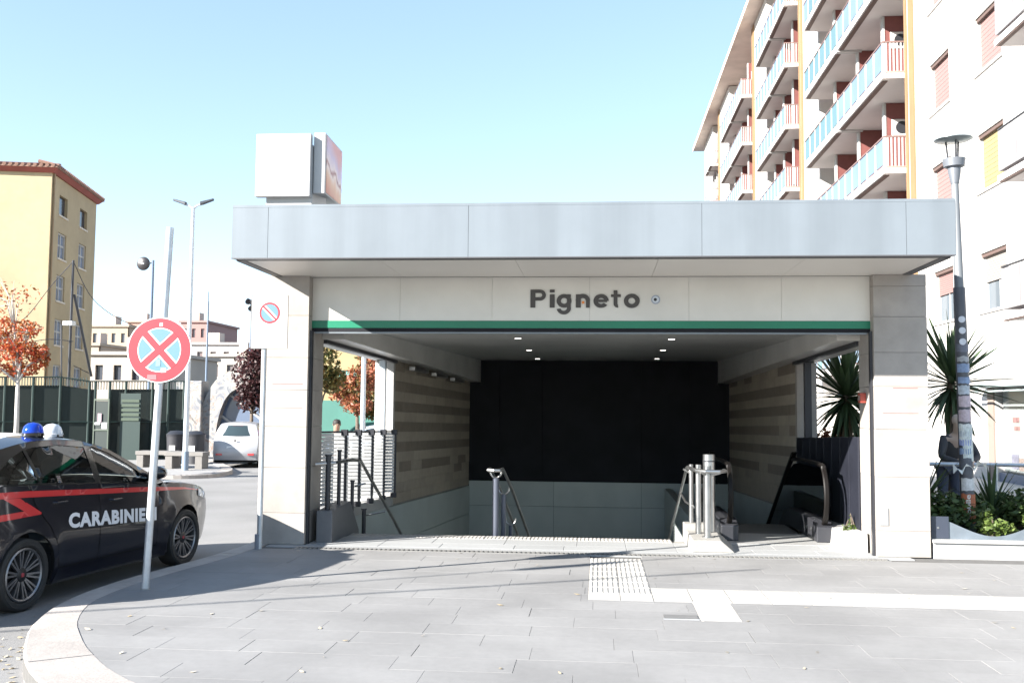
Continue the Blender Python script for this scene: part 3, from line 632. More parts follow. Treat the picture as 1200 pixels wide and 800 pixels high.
annulus('white_line', (0, Z0), .2045, .196, Y0-.0123, .0012, SWH, cs, 56)
for k in range(4):                                           # blue quarters between the red cross bars
    w = .030; pts = []; c = (w*1.55)*math.sqrt(2)
    a0 = 45+90*k; pts.append((c*math.cos(R(a0+45)), c*math.sin(R(a0+45))))
    hw = math.degrees(math.asin(w*1.55/.196)); 
    for i in range(13): a = a0+hw+(90-2*hw)*i/12; pts.append((.1955*math.cos(R(a)), .1955*math.sin(R(a))))
    mb = MB(); mb.prism(pts, lambda u, v, d: (u, d, Z0+v), Y0-.0123, Y0-.0145); mb.build('blue_quarter', BLUE, cs)
for sg in (1, -1):
    d = Vector((math.cos(R(45)), sg*math.sin(R(45)))); nn = Vector((-d.y, d.x)); mb = MB()
    mb.prism([tuple(d*l+nn*w) for l, w in ((-.21, -.03), (.21, -.03), (.21, .03), (-.21, .03))], lambda u, v, dd: (u, dd, Z0+v), Y0-.0126, Y0-.0150-(.0006 if sg > 0 else 0)); mb.build('red_bar', RED, cs)
for (u, v, w, h, m_) in ((.055, -.185, .05, .045, SWH), (-.05, -.255, .09, .05, mat('faded_sticker', (.30, .11, .12), .5)), (.005, .235, .03, .035, SWH), (-.0, -.12, .045, .07, mat('pale_blue_sticker', (.15, .24, .28), .5))):
    mb = MB(); mb.prism([(u-w/2, v-h/2), (u+w/2, v-h/2*.8), (u+w/2*.9, v+h/2), (u-w/2, v+h/2*.9)], lambda a, b, d: (a, d, Z0+b), Y0-.0155, Y0-.0168); mb.build('sticker', m_, cs)
ps = thing('no_parking_sign', 'white driveway plate with a round no-parking symbol in front of the left pillar', 'traffic sign', (-3.975, 11.5, 0), world=False)
mb = MB(); mb.cyl((0, .03, 0), (0, .03, 2.95), .030, n=14); mb.build('post', GALV, ps, smooth='a')
mb = MB(); mb.cyl((-.02, .03, 0), (-.02, .03, .17), .038, n=14); mb.build('post_foot', mat('dark_foot', (.2, .21, .24), .6), ps, smooth='a')
mb = MB(); mb.box(-.15, .285, -.012, -.004, 2.37, 2.99); mb.build('plate', SWH, ps, bevel=.004)
mb = MB(); mb.box(.285, .293, -.014, .002, 2.362, 2.99); mb.box(-.158, .285, -.014, .002, 2.362, 2.369); mb.box(-.158, -.1505, -.014, .002, 2.37, 2.99); mb.box(-.158, .293, -.014, .002, 2.9905, 2.997); mb.build('plate_rim', mat('rim_grey', (.17, .165, .16), .5), ps)
pc = (.068, 2.79)
annulus('red_ring', pc, .128, .104, -.0122, .002, RED, ps, 40)
mb = disc(pc[0], 0, pc[1], .103, -.0122, .0012, 40); mb.build('blue_disc', BLUE, ps)
d = Vector((math.cos(R(-45)), math.sin(R(-45)))); nn = Vector((-d.y, d.x))
for w, m_, t in ((.028, SWH, .0142), (.012, RED, .0152)):
    mb = MB(); mb.prism([(pc[0]+(d*l+nn*ww).x, pc[1]+(d*l+nn*ww).y) for l, ww in ((-.104, -w), (.104, -w), (.104, w), (-.104, w))], lambda u, v, dd: (u, dd, v), -.0124, -t); mb.build('bar', m_, ps)
for (u, v, w, h, c) in ((-.06, 2.49, .10, .022, (.45, .68, .72)), (.05, 2.50, .05, .05, (.72, .50, .30)), (.10, 2.455, .05, .02, (.55, .5, .45)), (.17, 2.46, .035, .035, (.4, .4, .4)), (-.105, 2.41, .04, .035, (.35, .37, .42)), (.185, 2.52, .02, .06, (.5, .5, .5)), (.06, 2.40, .1, .015, (.65, .3, .3)), (0.02, 2.6, .12, .012, (.65, .66, .68))):
    mb = MB(); mb.prism([(u-w/2, v-h/2), (u+w/2, v-h/2), (u+w/2, v+h/2), (u-w/2, v+h/2)], lambda a, b, dd: (a, dd, b), -.0121, -.0135); mb.build('printed_mark', mat('mark_%d' % int(c[0]*1000+c[1]*90), c, .5), ps)

# ------------------------------------------------------------------ overhead cables whose shadows cross the pavement
CBL = mat('cable_black', (.02, .02, .02), .6)
def cable(g0, g1, h0, h1, r, label):
    k0 = SUN*(h0/SUN.z); k1 = SUN*(h1/SUN.z); a = Vector((g0[0], g0[1], 0))+k0; b = Vector((g1[0], g1[1], 0))+k1; d = b-a
    mb = MB(); pts = [a+d*t for t in (-.9, -.6, 0, .3, .6, .9, 1.03)]; mb.tube(pts, r, 6); o = tag(mb.build('overhead_cable', CBL, None), label, 'cable', 'cables over the pavement'); return a, d
cable((-4.42, 7.76), (1.52, 10.72), 4.2, 4.2, .022, 'overhead cable whose shadow crosses the pavement nearest the camera')
a, d = cable((-2.44, 9.46), (1.70, 11.99), 4.2, 4.2, .017, 'overhead cable whose shadow runs towards the steel posts')
sl = thing('hanging_lamp', 'flat lamp hung on the overhead cable, seen only by its shadow', 'lamp', tuple(a+d*.55), world=False); dn = d.normalized()
mb = MB(); mb.tube([dn*(-.75)+Vector((0, 0, -.06)), dn*(-.45)+Vector((0, 0, -.07)), dn*.45+Vector((0, 0, -.07)), dn*.8+Vector((0, 0, -.06))], [.02, .075, .075, .02], 8); mb.build('lamp_housing', GALV, sl, smooth='a')
mb = MB(); mb.cyl((0, 0, 0), (0, 0, -.03), .02); mb.build('hanger', DKMETAL, sl)

# ------------------------------------------------------------------ right side: planter, lamp, yuccas
pt = thing('planter', 'low white planter wall with a wavy blue-grey metal edge beside the right pillar', 'planter', (5.5, 12.0, 0))
mb = MB(); mb.box(3.87, 12, 11.95, 12.15, -.02, .17); mb.build('planter_wall', LWHITE, pt, bevel=.006)
mb = MB(); mb.box(3.86, 12, 11.92, 12.20, .171, .21); mb.build('coping', LWHITE, pt, bevel=.006)
wave = [(3.87+i*.06, .36+.11*math.cos((3.87+i*.06-3.80)*2*math.pi/1.55)) for i in range(130)]
mb = MB(); n = len(wave)
for x, z in wave: mb.v += [(x, 12.0, .211), (x, 12.0, z), (x, 12.012, z), (x, 12.012, .211)]
for i in range(n-1):
    for j in range(4): mb.f.append((i*4+j, i*4+(j+1) % 4, i*4+4+(j+1) % 4, i*4+4+j))
mb.build('wavy_edge', mat('blue_grey_sheet', (.17, .20, .23), .35, metal=.3, var=.1, vs_=8, stain=.2, ss=2.5), pt, smooth='a')
mb = MB(); mb.box(3.865, 4.06, 11.988, 11.998, .22, .47); dp = mb.build('dark_plate', mat('slate_blue_plate', (.035, .042, .06), .4), pt)
mb = MB(); mb.cyl((3.94, 11.983, .34), (3.94, 11.99, .34), .013, n=8); mb.build('bolt', STEEL, dp)
mb = MB(); mb.box(3.9, 12, 12.15, 14.3, -.1, .20); mb.build('soil', mat('soil', (.10, .075, .05), .95, var=.3, vs_=9, bump=.8, bs=20), pt)
# lamp post with stickers
lp = thing('street_lamp', 'tall dark lamp post with a round cap and peeling stickers beside the right pillar', 'street lamp', (4.61, 12.9, .2), world=False)
lp.rotation_euler = (R(.0), R(-1.0), 0)
mb = MB(); mb.cyl((0, 0, 0), (0, 0, 3.05), .085, .072, n=20); mb.build('lower_pole', mat('graphite_paint', (.08, .085, .10), .45, var=.15, vs_=12), lp, smooth='a')
mb = MB(); mb.cyl((0, 0, 3.05), (0, 0, 4.42), .058, .045, n=16); mb.build('upper_pole', mat('grey_pole', (.17, .18, .19), .45, metal=.3), lp, smooth='a')
up = lambda a, b, h: (a, b, h)
mb = MB(); mb.lathe([(.0, 4.38), (.05, 4.38), (.075, 4.52), (.08, 4.58), (.125, 4.60), (.14, 4.70), (.0, 4.70)], up, 24); mb.build('lamp_socket', mat('lamp_grey', (.16, .17, .19), .4, metal=.4), lp, smooth='a')
for k in range(3):
    a = R(30+120*k); mb = MB(); mb.cyl((.07*math.cos(a), .07*math.sin(a), 4.70), (.09*math.cos(a), .09*math.sin(a), 4.94), .012, n=6); mb.build('cap_strut', DKMETAL, lp)
mb = MB(); mb.lathe([(0, 4.92), (.20, 4.935), (.232, 4.95), (.232, 4.96), (.15, 4.985), (0, 5.0)], up, 32); mb.build('lamp_cap', mat('cap_grey_green', (.26, .29, .29), .3, metal=.5), lp, smooth='a')
SC = [(.36, .37, .38), (.25, .30, .52), (.55, .50, .52), (.15, .16, .2), (.30, .36, .42), (.50, .42, .46), (.68, .70, .72), (.22, .30, .45), (.45, .50, .55)]
def sticker(z0, h, a0, wd, c, tear=0.02):
    mb = MB(); n = 6; r_ = .0895-(z0+h/2)/3.05*.013+.0005+rnd.random()*.0012
    for i in range(n+1):
        a = R(a0+wd*i/n); mb.v += [(r_*math.cos(a), r_*math.sin(a), z0+rnd.uniform(0, tear)), (r_*math.cos(a), r_*math.sin(a), z0+h-rnd.uniform(0, tear))]
    mb.f = [(2*i, 2*i+2, 2*i+3, 2*i+1) for i in range(n)]
    o = mb.build('sticker', mat('sticker_%d' % int(c[0]*100+c[1]*1000+c[2]*9), c, .6, var=.3, vs_=25), lp); so_ = o.modifiers.new('th', 'SOLIDIFY'); so_.thickness = .0008; so_.offset = 1
z = .95
while z < 2.3:
    h = rnd.uniform(.07, .17); sticker(z, h, rnd.uniform(195, 215), rnd.uniform(95, 140), SC[int(rnd.random()*9)]); z += h+rnd.uniform(-.005, .035)
sticker(.10, .38, 200, 130, (.42, .13, .06)); sticker(.50, .17, 205, 120, (.60, .60, .60)); sticker(.70, .22, 198, 100, (.10, .11, .13)); sticker(.86, .45, 230, 110, (.56, .62, .60)); sticker(1.12, .22, 200, 120, (.62, .66, .64))
me = textmesh('printed_letters', 'Mobile', .1, .0004, mat('letter_pale', (.65, .62, .58), .6), bold=.002); fit(me, .33, .06, 0, 0)
o = mk('sticker_lettering', me, None, lp); o.rotation_euler = (R(90), R(-90), 0); o.location = (.005, -.0935, .13)
for k, z in enumerate((2.36, 2.50, 2.64)):
    mb = MB(); mb.cyl((-.01, -.072, z), (-.01, -.083, z), .042, n=16); mb.build('round_sticker', mat('sticker_pale2', (.62, .64, .68), .5, var=.2, vs_=30), lp)
# ragged paper half torn from the post
mb = MB()
for i in range(9): mb.v += [(-.20+.05*i, -.12-.02*math.sin(i*1.1), .72+.05*math.sin(i*2.3)+.02*i), (-.19+.05*i, -.105+.02*math.cos(i), .80+.05*math.cos(i*1.9))]
mb.f = [(2*i, 2*i+2, 2*i+3, 2*i+1) for i in range(8)]; o = mb.build('torn_paper', mat('torn_paper', (.60, .62, .60), .8), lp); o.modifiers.new('t', 'SOLIDIFY').thickness = .002

YL = leafmat('yucca_leaf', [(.022, .040, .018), (.04, .07, .028), (.06, .10, .04)], .12)
def blade(w, droop):
    mb = MB(); n = 5
    for i in range(n+1):
        t = i/n; ww = w*(0.55+.9*t-1.45*t**2.2) if t < 1 else .001; ww = max(ww, .002); z = -droop*t*t
        mb.v += [(t, -ww, z+.25*ww), (t, 0, z-.12*ww), (t, ww, z+.25*ww)]
    for i in range(n):
        a = i*3; mb.f += [(a, a+1, a+4, a+3), (a+1, a+2, a+5, a+4)]
    me = bpy.data.meshes.new('leaf'); me.from_pydata(mb.v, [], mb.f); me.materials.append(YL)
    me.polygons.foreach_set('use_smooth', [True]*len(me.polygons)); return me
YD = leafmat('yucca_dead_leaf', [(.10, .075, .045), (.16, .12, .07), (.07, .055, .035)], .1)
BL = [blade(.055, .02), blade(.05, .10), blade(.05, .22), blade(.06, .05)]
BD = BL[2].copy(); BD.materials.clear(); BD.materials.append(YD)
def yucca(loc, h, ln, nl, label, heads=((0, 0, 0, 1),), lo=-65, sq=1.0):
    t = thing('yucca', label, 'yucca', loc, 'yuccas in the beds beside the entrance', world=False)
    mb = MB(); mb.tube([(0, 0, -.1), (.03, .02, h*.35), (-.02, .03, h*.7), (0, 0, h)], [.11, .085, .075, .06], 10); mb.build('trunk', BARK, t, smooth=True)
    for (hx, hy, hz, hs) in heads:
        if hx or hy: mb = MB(); mb.tube([(0, 0, h*.45), (hx*.6, hy*.6, h*.6+hz*.5), (hx, hy, h+hz)], [.07, .06, .05], 8); mb.build('branch', BARK, t, smooth=True)
        n = int(nl*hs)
        for i in range(n):
            q = (i+.5)/n; el_ = 88+(lo-88)*q**.85+rnd.uniform(-8, 8); az = i*137.5+rnd.uniform(-15, 15); l_ = ln*hs*rnd.uniform(.66, 1.15)*(1 if el_ > -20 else .85)
            inst('leaf', BL[3 if el_ > 50 else (0 if el_ > 15 else (1 if el_ > -20 else 2))], t, (hx, hy, h+hz-.22*q), (rnd.uniform(-.4, .4), -R(el_), R(az)), (l_, l_*sq, l_))
        for i in range(int(nl*.22) if h > 1 else 0):
            inst('dead_leaf', BD, t, (hx, hy, h+hz-.25-rnd.random()*.3), (rnd.uniform(-.6, .6), R(rnd.uniform(62, 86)), R(rnd.uniform(0, 360))), (ln*rnd.uniform(.5, .8),)*3)
    return t
yucca((5.47, 15.9, .0), 2.2, 1.0, 115, 'tall yucca with a full rosette behind the sticker-covered lamp post')
yucca((4.16, 13.1, .2), .42, .62, 46, 'short young yucca close beside the right pillar', lo=-20)
yucca((5.05, 13.3, .2), .25, .62, 44, 'short yucca low in the planter right of the lamp post', lo=-10)
yucca((4.05, 16.6, .1), 1.9, 1.0, 160, 'tall yucca seen through the right side window', heads=((0, 0, 0, 1),))
yucca((4.72, 17.0, .1), 1.6, .95, 110, 'yucca partly hidden at the right edge of the side window')
# shrubs and ground cover in the bed
def leafcloud(blobs, n, size, seed, flat=.5):
    r_ = random.Random(seed); v = []; f = []
    for (c, rad, k) in blobs:
        for i in range(int(n*k)):
            d = Vector((r_.gauss(0, 1), r_.gauss(0, 1), r_.gauss(0, 1))).normalized()*(r_.random()**.45)
            p = Vector((c[0]+d.x*rad[0], c[1]+d.y*rad[1], c[2]+d.z*rad[2])); s_ = size*r_.uniform(.6, 1.3)
            a = Vector((r_.gauss(0, 1), r_.gauss(0, 1), r_.gauss(0, flat))).normalized(); b = a.cross(Vector((r_.gauss(0, 1), r_.gauss(0, 1), r_.gauss(0, 1)))).normalized()
            k0 = len(v); v += [p-a*s_, p-b*s_*.5+a*s_*.1, p+a*s_, p+b*s_*.5+a*s_*.1]; f.append((k0, k0+1, k0+2, k0+3))
    mb = MB(); mb.v = [tuple(q) for q in v]; mb.f = f; return mb
SH = leafmat('shrub_leaf', [(.025, .05, .015), (.05, .085, .025), (.10, .15, .04)], .25)
SHB = leafmat('bright_shrub_leaf', [(.05, .08, .016), (.10, .15, .03), (.17, .22, .06)], .35)
def shrub(name, label, loc, blobs, n, size, m, seed, stems=5):
    t = thing(name, label, 'shrub', loc, world=False)
    leafcloud(blobs, n, size, seed).build('foliage', m, t)
    mb = MB(); r_ = random.Random(seed)
    for i in range(stems):
        b = blobs[i % len(blobs)][0]; mb.tube([(b[0]*.3, b[1]*.3, 0), (b[0]*.8+r_.uniform(-.05, .05), b[1]*.8, b[2]*.6), (b[0], b[1], b[2]+.1)], [.012, .009, .004], 5)
    mb.build('stem', BARK, t); return t
shrub('shrub', 'dark green shrub filling the planter below the yucca trunk', (4.3, 13.0, .2), [((0, 0, .22), (.4, .5, .28), 1), ((.35, .1, .18), (.35, .4, .25), 1)], 1500, .045, SH, 3)
shrub('shrub', 'dark olive shrub at the right end of the planter', (5.6, 13.2, .2), [((0, 0, .26), (.5, .5, .28), 1.3), ((.6, .2, .3), (.5, .5, .3), 1.3), ((-.3, .6, .2), (.5, .5, .22), 1)], 1500, .045, SH, 4)
shrub('shrub', 'bright yellow-green plant just right of the lamp post foot', (4.74, 12.5, .2), [((0, 0, .10), (.20, .16, .11), .7), ((.18, .05, .08), (.14, .12, .09), .5), ((-.05, .05, .2), (.07, .07, .12), .25)], 380, .032, SHB, 5)
shrub('shrub', 'bright light-green plant at the far right behind the wavy edge', (5.3, 12.6, .2), [((0, 0, .16), (.16, .16, .16), 1), ((.3, .05, .16), (.2, .16, .15), 1)], 420, .035, SHB, 6)
shrub('weed', 'small green weed growing from the white plinth by the right pillar', (3.10, 12.7, .21), [((0, 0, .03), (.10, .08, .05), 1), ((.05, .1, .10), (.03, .03, .10), .2)], 110, .022, SHB, 8)
shrub('shrub', 'reddish low shrub under the yucca in the side window', (4.0, 17.0, .1), [((0, 0, .95), (.9, .5, .35), 1.4), ((.6, .2, .7), (.6, .5, .4), 1)], 700, .06, leafmat('red_shrub_leaf', [(.10, .05, .02), (.22, .07, .03), (.35, .12, .05)], .25), 9)

# ------------------------------------------------------------------ right apartment building
ab = thing('apartment_building', 'long white apartment block with balconies, ochre pilasters and red partition walls', 'building', (12, 50, -.5))
XW = 9.85; FH = 3.1; ZF = [0.15+FH*i for i in range(9)]
OCHRE = mat('ochre_pilaster', (.23, .135, .065), .8, var=.06, vs_=4, stain=.1); BRICKR = mat('red_brown_wall', (.16, .052, .046), .8, var=.1, vs_=5, stain=.1)
SLABM = mat('balcony_slab', (.56, .53, .515), .8, stain=.06); BLUEG = mat('blue_balcony_panel', (.125, .175, .24), .3, stain=.08); TEALG = mat('teal_balcony_panel', (.08, .145, .155), .3)
SHUT_R = mat('rose_shutter', (.23, .135, .125), .6); SHUT_Y = mat('yellow_shutter', (.26, .20, .095), .6); SHUT_W = mat('pale_shutter', (.27, .235, .21), .6); DKB = mat('dark_brown_strip', (.10, .065, .055), .7)
fnB = lambda u, v, d: (XW+d, u, v)
# near plain wall with real window openings
ops = []; wins = []
for i, zf in enumerate(ZF):
    for (ya, yb, kind) in ((28.3, 29.9, 'r'), (24.7, 26.35, 'y')):
        if i >= 1:
            z0 = zf+1.0; z1 = zf+2.5
            if kind == 'y' and i == 1: kk = 'w'
            elif kind == 'y' and i == 3: kk = 'r'
            elif kind == 'r' and i == 2: kk = 'p'
            else: kk = kind
            ops.append((ya, yb, z0, z1)); wins.append((ya, yb, z0, z1, kk))
for i, zf in enumerate(ZF): 
    if i >= 1: ops.append((20.0, 21.6, zf+.6, zf+2.9)); wins.append((20.0, 21.6, zf+.6, zf+2.9, 'b'))
ops.append((18.5, 25.6, -.25, 2.35))
mb = MB(); wall_openings(mb, fnB, 15, 31.3, -.6, 26.2, ops, .22); mb.box(XW+.3, XW+10, 15, 31.3, -.6, 26.2)
nw = mb.build('plain_wall', PLASTER, ab)
for (a, b, c, d, k) in wins:
    m_ = {'r': SHUT_R, 'y': SHUT_Y, 'w': SHUT_W, 'b': BRICKR, 'p': SHUT_R}[k]
    zs = c+.75 if k == 'w' else (c+.8 if k == 'r' and c < 5 else c)
    mb = MB(); n = 12
    for i in range(n):
        za = zs+(d-zs)*i/n; zb2 = zs+(d-zs)*(i+1)/n; fbox(mb, fnB, a+.05, b-.05, za+.004, zb2-.004, .13, .15)
    w = mb.build('window_shutter', m_, ab)
    mb = MB(); fbox(mb, fnB, a, a+.05, c, d, .12, .2); fbox(mb, fnB, b-.05, b, c, d, .12, .2); fbox(mb, fnB, a+.05, b-.05, c, c+.05, .12, .2); fbox(mb, fnB, (a+b)/2-.03, (a+b)/2+.03, c+.05, d, .16, .2); mb.build('window_frame', LWHITE, w)
    mb = MB(); fbox(mb, fnB, a+.05, b-.05, c+.05, d, .185, .19); mb.build('pane', mat('dim_pane', (.10, .12, .14), .1), w)
    mb = MB(); fbox(mb, fnB, a-.08, b+.08, c-.06, c, -.05, .15); mb.build('sill', SLABM, w)
    mb = MB(); fbox(mb, fnB, a+.02, b-.02, d-.10, d, .04, .12); mb.build('shutter_box', DKB, w)
# small balconies at the near end
for i in range(1, 8):
    zf = ZF[i]+.6; mb = MB(); mb.box(XW-.95, XW, 18.8, 22.7, zf-.14, zf); bc = mb.build('balcony', SLABM, ab)
    mb = MB(); mb.box(XW-.93, XW-.83, 18.9, 22.6, zf-.17, zf-.141); mb.build('groove_shade', DKB, bc)  # shade of the edge groove, put in as a brown strip
    for k in range(4):
        mb = MB(); mb.box(XW-.93, XW-.91, 18.85+k*.96, 18.85+k*.96+.92, zf+.10, zf+1.0); mb.build('balcony_panel', mat('pale_grey_panel', (.22, .21, .215), .4), bc)
    mb = MB(); mb.box(XW-.93, XW-.05, 22.66, 22.68, zf+.10, zf+1.0); mb.build('balcony_panel', mat('pale_grey_panel', (0, 0, 0)), bc)
    mb = MB(); mb.tube([(XW, 22.67, zf+1.04), (XW-.92, 22.67, zf+1.04), (XW-.92, 18.8, zf+1.04)], .025, 6); mb.build('top_rail', DKMETAL, bc)
# the shop below
shp = MB(); fbox(shp, fnB, 18.5, 25.6, -.25, 2.35, .2, .22); sw = shp.build('shop_front', mat('shop_panel', (.20, .215, .21), .4, stain=.1), ab)
for k in range(4):
    ya = 18.6+1.75*k; mb = MB(); fbox(mb, fnB, ya, ya+1.65, .25, 2.2, .15, .17); mb.build('shop_pane', mat('shop_pane', (.205, .23, .225), .15), sw)
    mb = MB(); fbox(mb, fnB, ya-.05, ya-.01, -.2, 2.3, .08, .2); mb.build('shop_mullion', GALV, sw)
for (u, v, w, h, c) in ((24.75, 1.5, .35, .12, (.20, .11, .105)), (24.7, 1.3, .3, .1, (.21, .12, .11)), (24.85, .5, .4, .35, (.15, .15, .19)), (24.5, .45, .25, .3, (.19, .15, .13))):
    mb = MB(); fbox(mb, fnB, u-w/2, u+w/2, v-h/2, v+h/2, .14, .148); mb.build('window_print', mat('print_%d' % int(c[2]*1000), c, .5, var=.5, vs_=8), sw)
mb = MB(); fbox(mb, fnB, 18.5, 25.6, -.25, .2, .06, .19); mb.build('shop_base', mat('shop_base', (.16, .18, .24), .5), sw)
mb = MB(); fbox(mb, fnB, 18.3, 26.1, 2.28, 2.36, -.55, .0); fbox(mb, fnB, 18.3, 26.1, 2.16, 2.2, -.55, -.5); mb.build('awning_box', mat('awning_green_grey', (.25, .30, .30), .5), sw)
mb = MB(); fbox(mb, fnB, 25.62, 26.0, -.4, 2.28, -.04, -.002)
bcol = mb.build('brick_column', mat('brick_mortar', (.21, .165, .14), .9), sw)
# bays with loggias and balconies
PY = [31.4, 48.0, 62.6, 80.5, 92.0]
mb = MB(); mb.box(XW+1.25, XW+11, 31.3, 92, -.6, 26.2); mb.box(XW+.0, XW+1.26, 90.5, 92, -.6, 26.2); mb.build('loggia_wall', PLASTER, ab)
for i, y in enumerate(PY[:4]):
    for (a, b, m_) in ((-.10, .32, OCHRE), (.36, .50, LWHITE), (.54, .74, OCHRE)):
        mb = MB(); mb.box(XW-.02-(.03 if m_ is OCHRE else 0), XW+1.3, y+a, y+b, 3.3, 26.1); mb.build('pilaster', m_, ab)
    mb = MB(); mb.box(XW, XW+1.3, y-.09, y+.73, -.6, 26.08); mb.build('pilaster_core', PLASTER, ab)
def bay(y0, y1, fine):
    for i in range(1, 9):
        zf = ZF[i]; wv = 2.2
        if i < 8:
            mb = MB(); mb.box(XW-.72, XW+1.26, y0, y1, zf-.17, zf-.0); bc = mb.build('balcony', SLABM, ab)
            for (a, b) in ((y0+.25, (y0+y1)/2-.2), ((y0+y1)/2+.25, y1-.25)):
                mb = MB(); mb.box(XW-.66, XW-.5, a, b, zf-.205, zf-.171); mb.build('groove_shade', DKB, bc)  # dark strip painted as the shade in the slab-edge groove
            mb = MB(); mb.box(XW-.73, XW+.2, (y0+y1)/2-.12, (y0+y1)/2+.12, zf-.24, zf-.172); mb.build('slab_beam', LWHITE, bc)
            n = max(6, int((y1-y0)/1.0)); st_ = (y1-y0-.1)/n
            panels = []
            for k in range(n):
                a = y0+.05+k*st_; gap = k in (n//3, 2*n//3)
                m_ = TEALG if (fine and i in (4, 5) and k >= n//2) or (rnd.random() < .06) else BLUEG
                if fine: mb = MB(); mb.box(XW-.71, XW-.69, a+.09, a+st_-.09, zf+.14, zf+.98); mb.build('balcony_panel', m_, bc)
                else: panels.append((a+.09, a+st_-.09))
            if panels:
                mb = MB()
                for a, b in panels: mb.box(XW-.71, XW-.69, a, b, zf+.14, zf+.98)
                mb.build('balcony_panel_row', BLUEG, bc)
            mb = MB()
            for k in range(n+1): a = y0+.05+k*st_; mb.box(XW-.715, XW-.685, max(a-.08, y0+.01), min(a+.08, y1-.01), zf, zf+1.0)
            mb.box(XW-.716, XW-.684, y0+.02, y1-.02, zf+.02, zf+.09); mb.build('railing_post_row', LWHITE, bc)
            mb = MB(); mb.box(XW-.73, XW-.67, y0, y1, zf+1.0, zf+1.05); mb.box(XW-.67, XW, y0+.0, y0+.05, zf+1.0, zf+1.05); mb.build('top_rail', mat('rail_brown', (.16, .10, .09), .5), bc)
            for k in range(6):
                mb = MB(); xx = XW-.62+k*.115; mb.box(xx, xx+.045, y0+.01, y0+.035, zf+.06, zf+1.0); mb.build('rail_bar', LWHITE, bc)
            mb = MB(); mb.box(XW-.66, XW, y0+.008, y0+.037, zf+.03, zf+.06); mb.build('end_rail', mat('rose_rail', (.52, .26, .22), .6), bc)
        # red partition walls and shuttered doors on this floor
        zc = zf+FH-.18
        if i < 8:
            for q in (.22, .50, .80):
                yy = y0+(y1-y0)*q; mb = MB(); mb.box(XW+.12, XW+1.24, yy, yy+.25, zf+.002, zc); mb.build('partition_wall', BRICKR, ab)
                mb = MB(); mb.box(XW+1.19, XW+1.245, yy+1.0, yy+2.2, zf+.01, zf+2.3); mb.build('balcony_door', SHUT_W if rnd.random() < .5 else SHUT_R, ab)
                mb = MB(); mb.box(XW+.06, XW+.118, yy-.02, yy+.27, zf+.002, zc); mb.build('partition_edge', LWHITE, ab)
            if rnd.random() < .6:
                mb = MB(); yy = y0+(y1-y0)*rnd.choice([.25, .55]); mb.box(XW+.3, XW+1.0, yy-.4, yy-.05, zf+1.75, zf+2.35); ac = mb.build('air_conditioner', mat('ac_beige', (.45, .42, .40), .5), ab, bevel=.02)
                mb = MB(); mb.cyl((XW+.65, yy-.402, zf+2.05), (XW+.65, yy-.41, zf+2.05), .22, n=16); mb.build('fan_grille', DKMETAL, ac)
for i in range(4):
    ye = PY[i+1]*.927-.25; bay(PY[i]+.76, ye, i == 0)
    mb = MB(); mb.box(XW+.01, XW+1.3, ye+.3, PY[i+1]-.1, -.6, 26.15); mb.build('pier_wall', PLASTER, ab)
mb = MB(); mb.box(XW-.85, XW+11, 31.2, 94.0, 26.2, 26.45); mb.box(XW-.5, XW+11, 15, 31.2, 26.2, 26.5); ev = mb.build('roof_eave', mat('eave_beige', (.56, .47, .41), .8, stain=.1), ab)
mb = MB(); mb.box(XW-.89, XW-.85, 31.2, 94.0, 26.15, 26.5); mb.build('gutter', mat('gutter_pale', (.6, .52, .45), .6), ev)
# a man leaning beyond the planter comes with the people below

# ------------------------------------------------------------------ left background
ybn = thing('yellow_building', 'ochre yellow four-storey building with a red tiled eave behind the sports fence', 'building', (-36, 62, -.7))
YEL = mat('yellow_plaster', (.38, .305, .185), .85, var=.05, vs_=2, stain=.10, ss=.25)
cB = Vector((-36.15, 62, 0)); dB = Vector((-.2136, .977, 0)); dA = Vector((-.977, -.2136, 0)); LB = 10.3; LA = 26.0
fS = lambda u, v, d: tuple(cB+dB*u+Vector((0, 0, v))+dA*d)
fF = lambda u, v, d: tuple(cB+dA*u+Vector((0, 0, v))+dB*d)
opsS = []
for z in (2.6, 5.7, 8.7, 11.6, 14.55):
    for t in (1.7, 6.3): opsS.append((t, t+1.75, z, z+(1.75 if z < 14 else 1.35)))
mb = MB(); wall_openings(mb, fS, 0, LB, -.8, 17.0, opsS, .25)
opsF = [(t, t+1.35, z, z+1.7) for z in (5.7, 8.7, 11.6) for t in (5.2, 9.5, 14, 18.5)]
wall_openings(mb, fF, 0, LA, -.8, 17.0, opsF, .25)
mb.add([cB+dB*LB, cB+dB*LB+Vector((0, 0, 17)), cB+dB*LB+dA*LA+Vector((0, 0, 17)), cB+dB*LB+dA*LA], [(0, 1, 2, 3)])
mb.add([cB+Vector((0, 0, 17)), cB+dB*LB+Vector((0, 0, 17)), cB+dB*LB+dA*LA+Vector((0, 0, 17)), cB+dA*LA+Vector((0, 0, 17))], [(0, 1, 2, 3)])
mb.build('wall', YEL, ybn)
for fn, ops_ in ((fS, opsS), (fF, opsF)):
    for (a, b, c, d) in ops_:
        dark = c > 14; mb = MB(); fbox(mb, fn, a, b, c, d, .20, .24); w = mb.build('window', mat('dark_pane', (.03, .035, .05), .15) if dark else mat('bluish_pane', (.22, .27, .36), .12), ybn)
        if not dark:
            mb = MB(); fbox(mb, fn, a, a+.12, c, d, .1, .2); fbox(mb, fn, b-.12, b, c, d, .1, .2); fbox(mb, fn, a+.12, b-.12, d-.12, d, .1, .2); fbox(mb, fn, (a+b)/2-.06, (a+b)/2+.06, c, d-.12, .12, .2); fbox(mb, fn, a+.12, b-.12, c+.85, c+.97, .13, .2); mb.build('window_frame', LWHITE, w)
        mb = MB(); fbox(mb, fn, a-.1, b+.1, c-.12, c, -.06, .2); mb.build('sill', mat('sill_stone', (.55, .5, .42), .8), w)
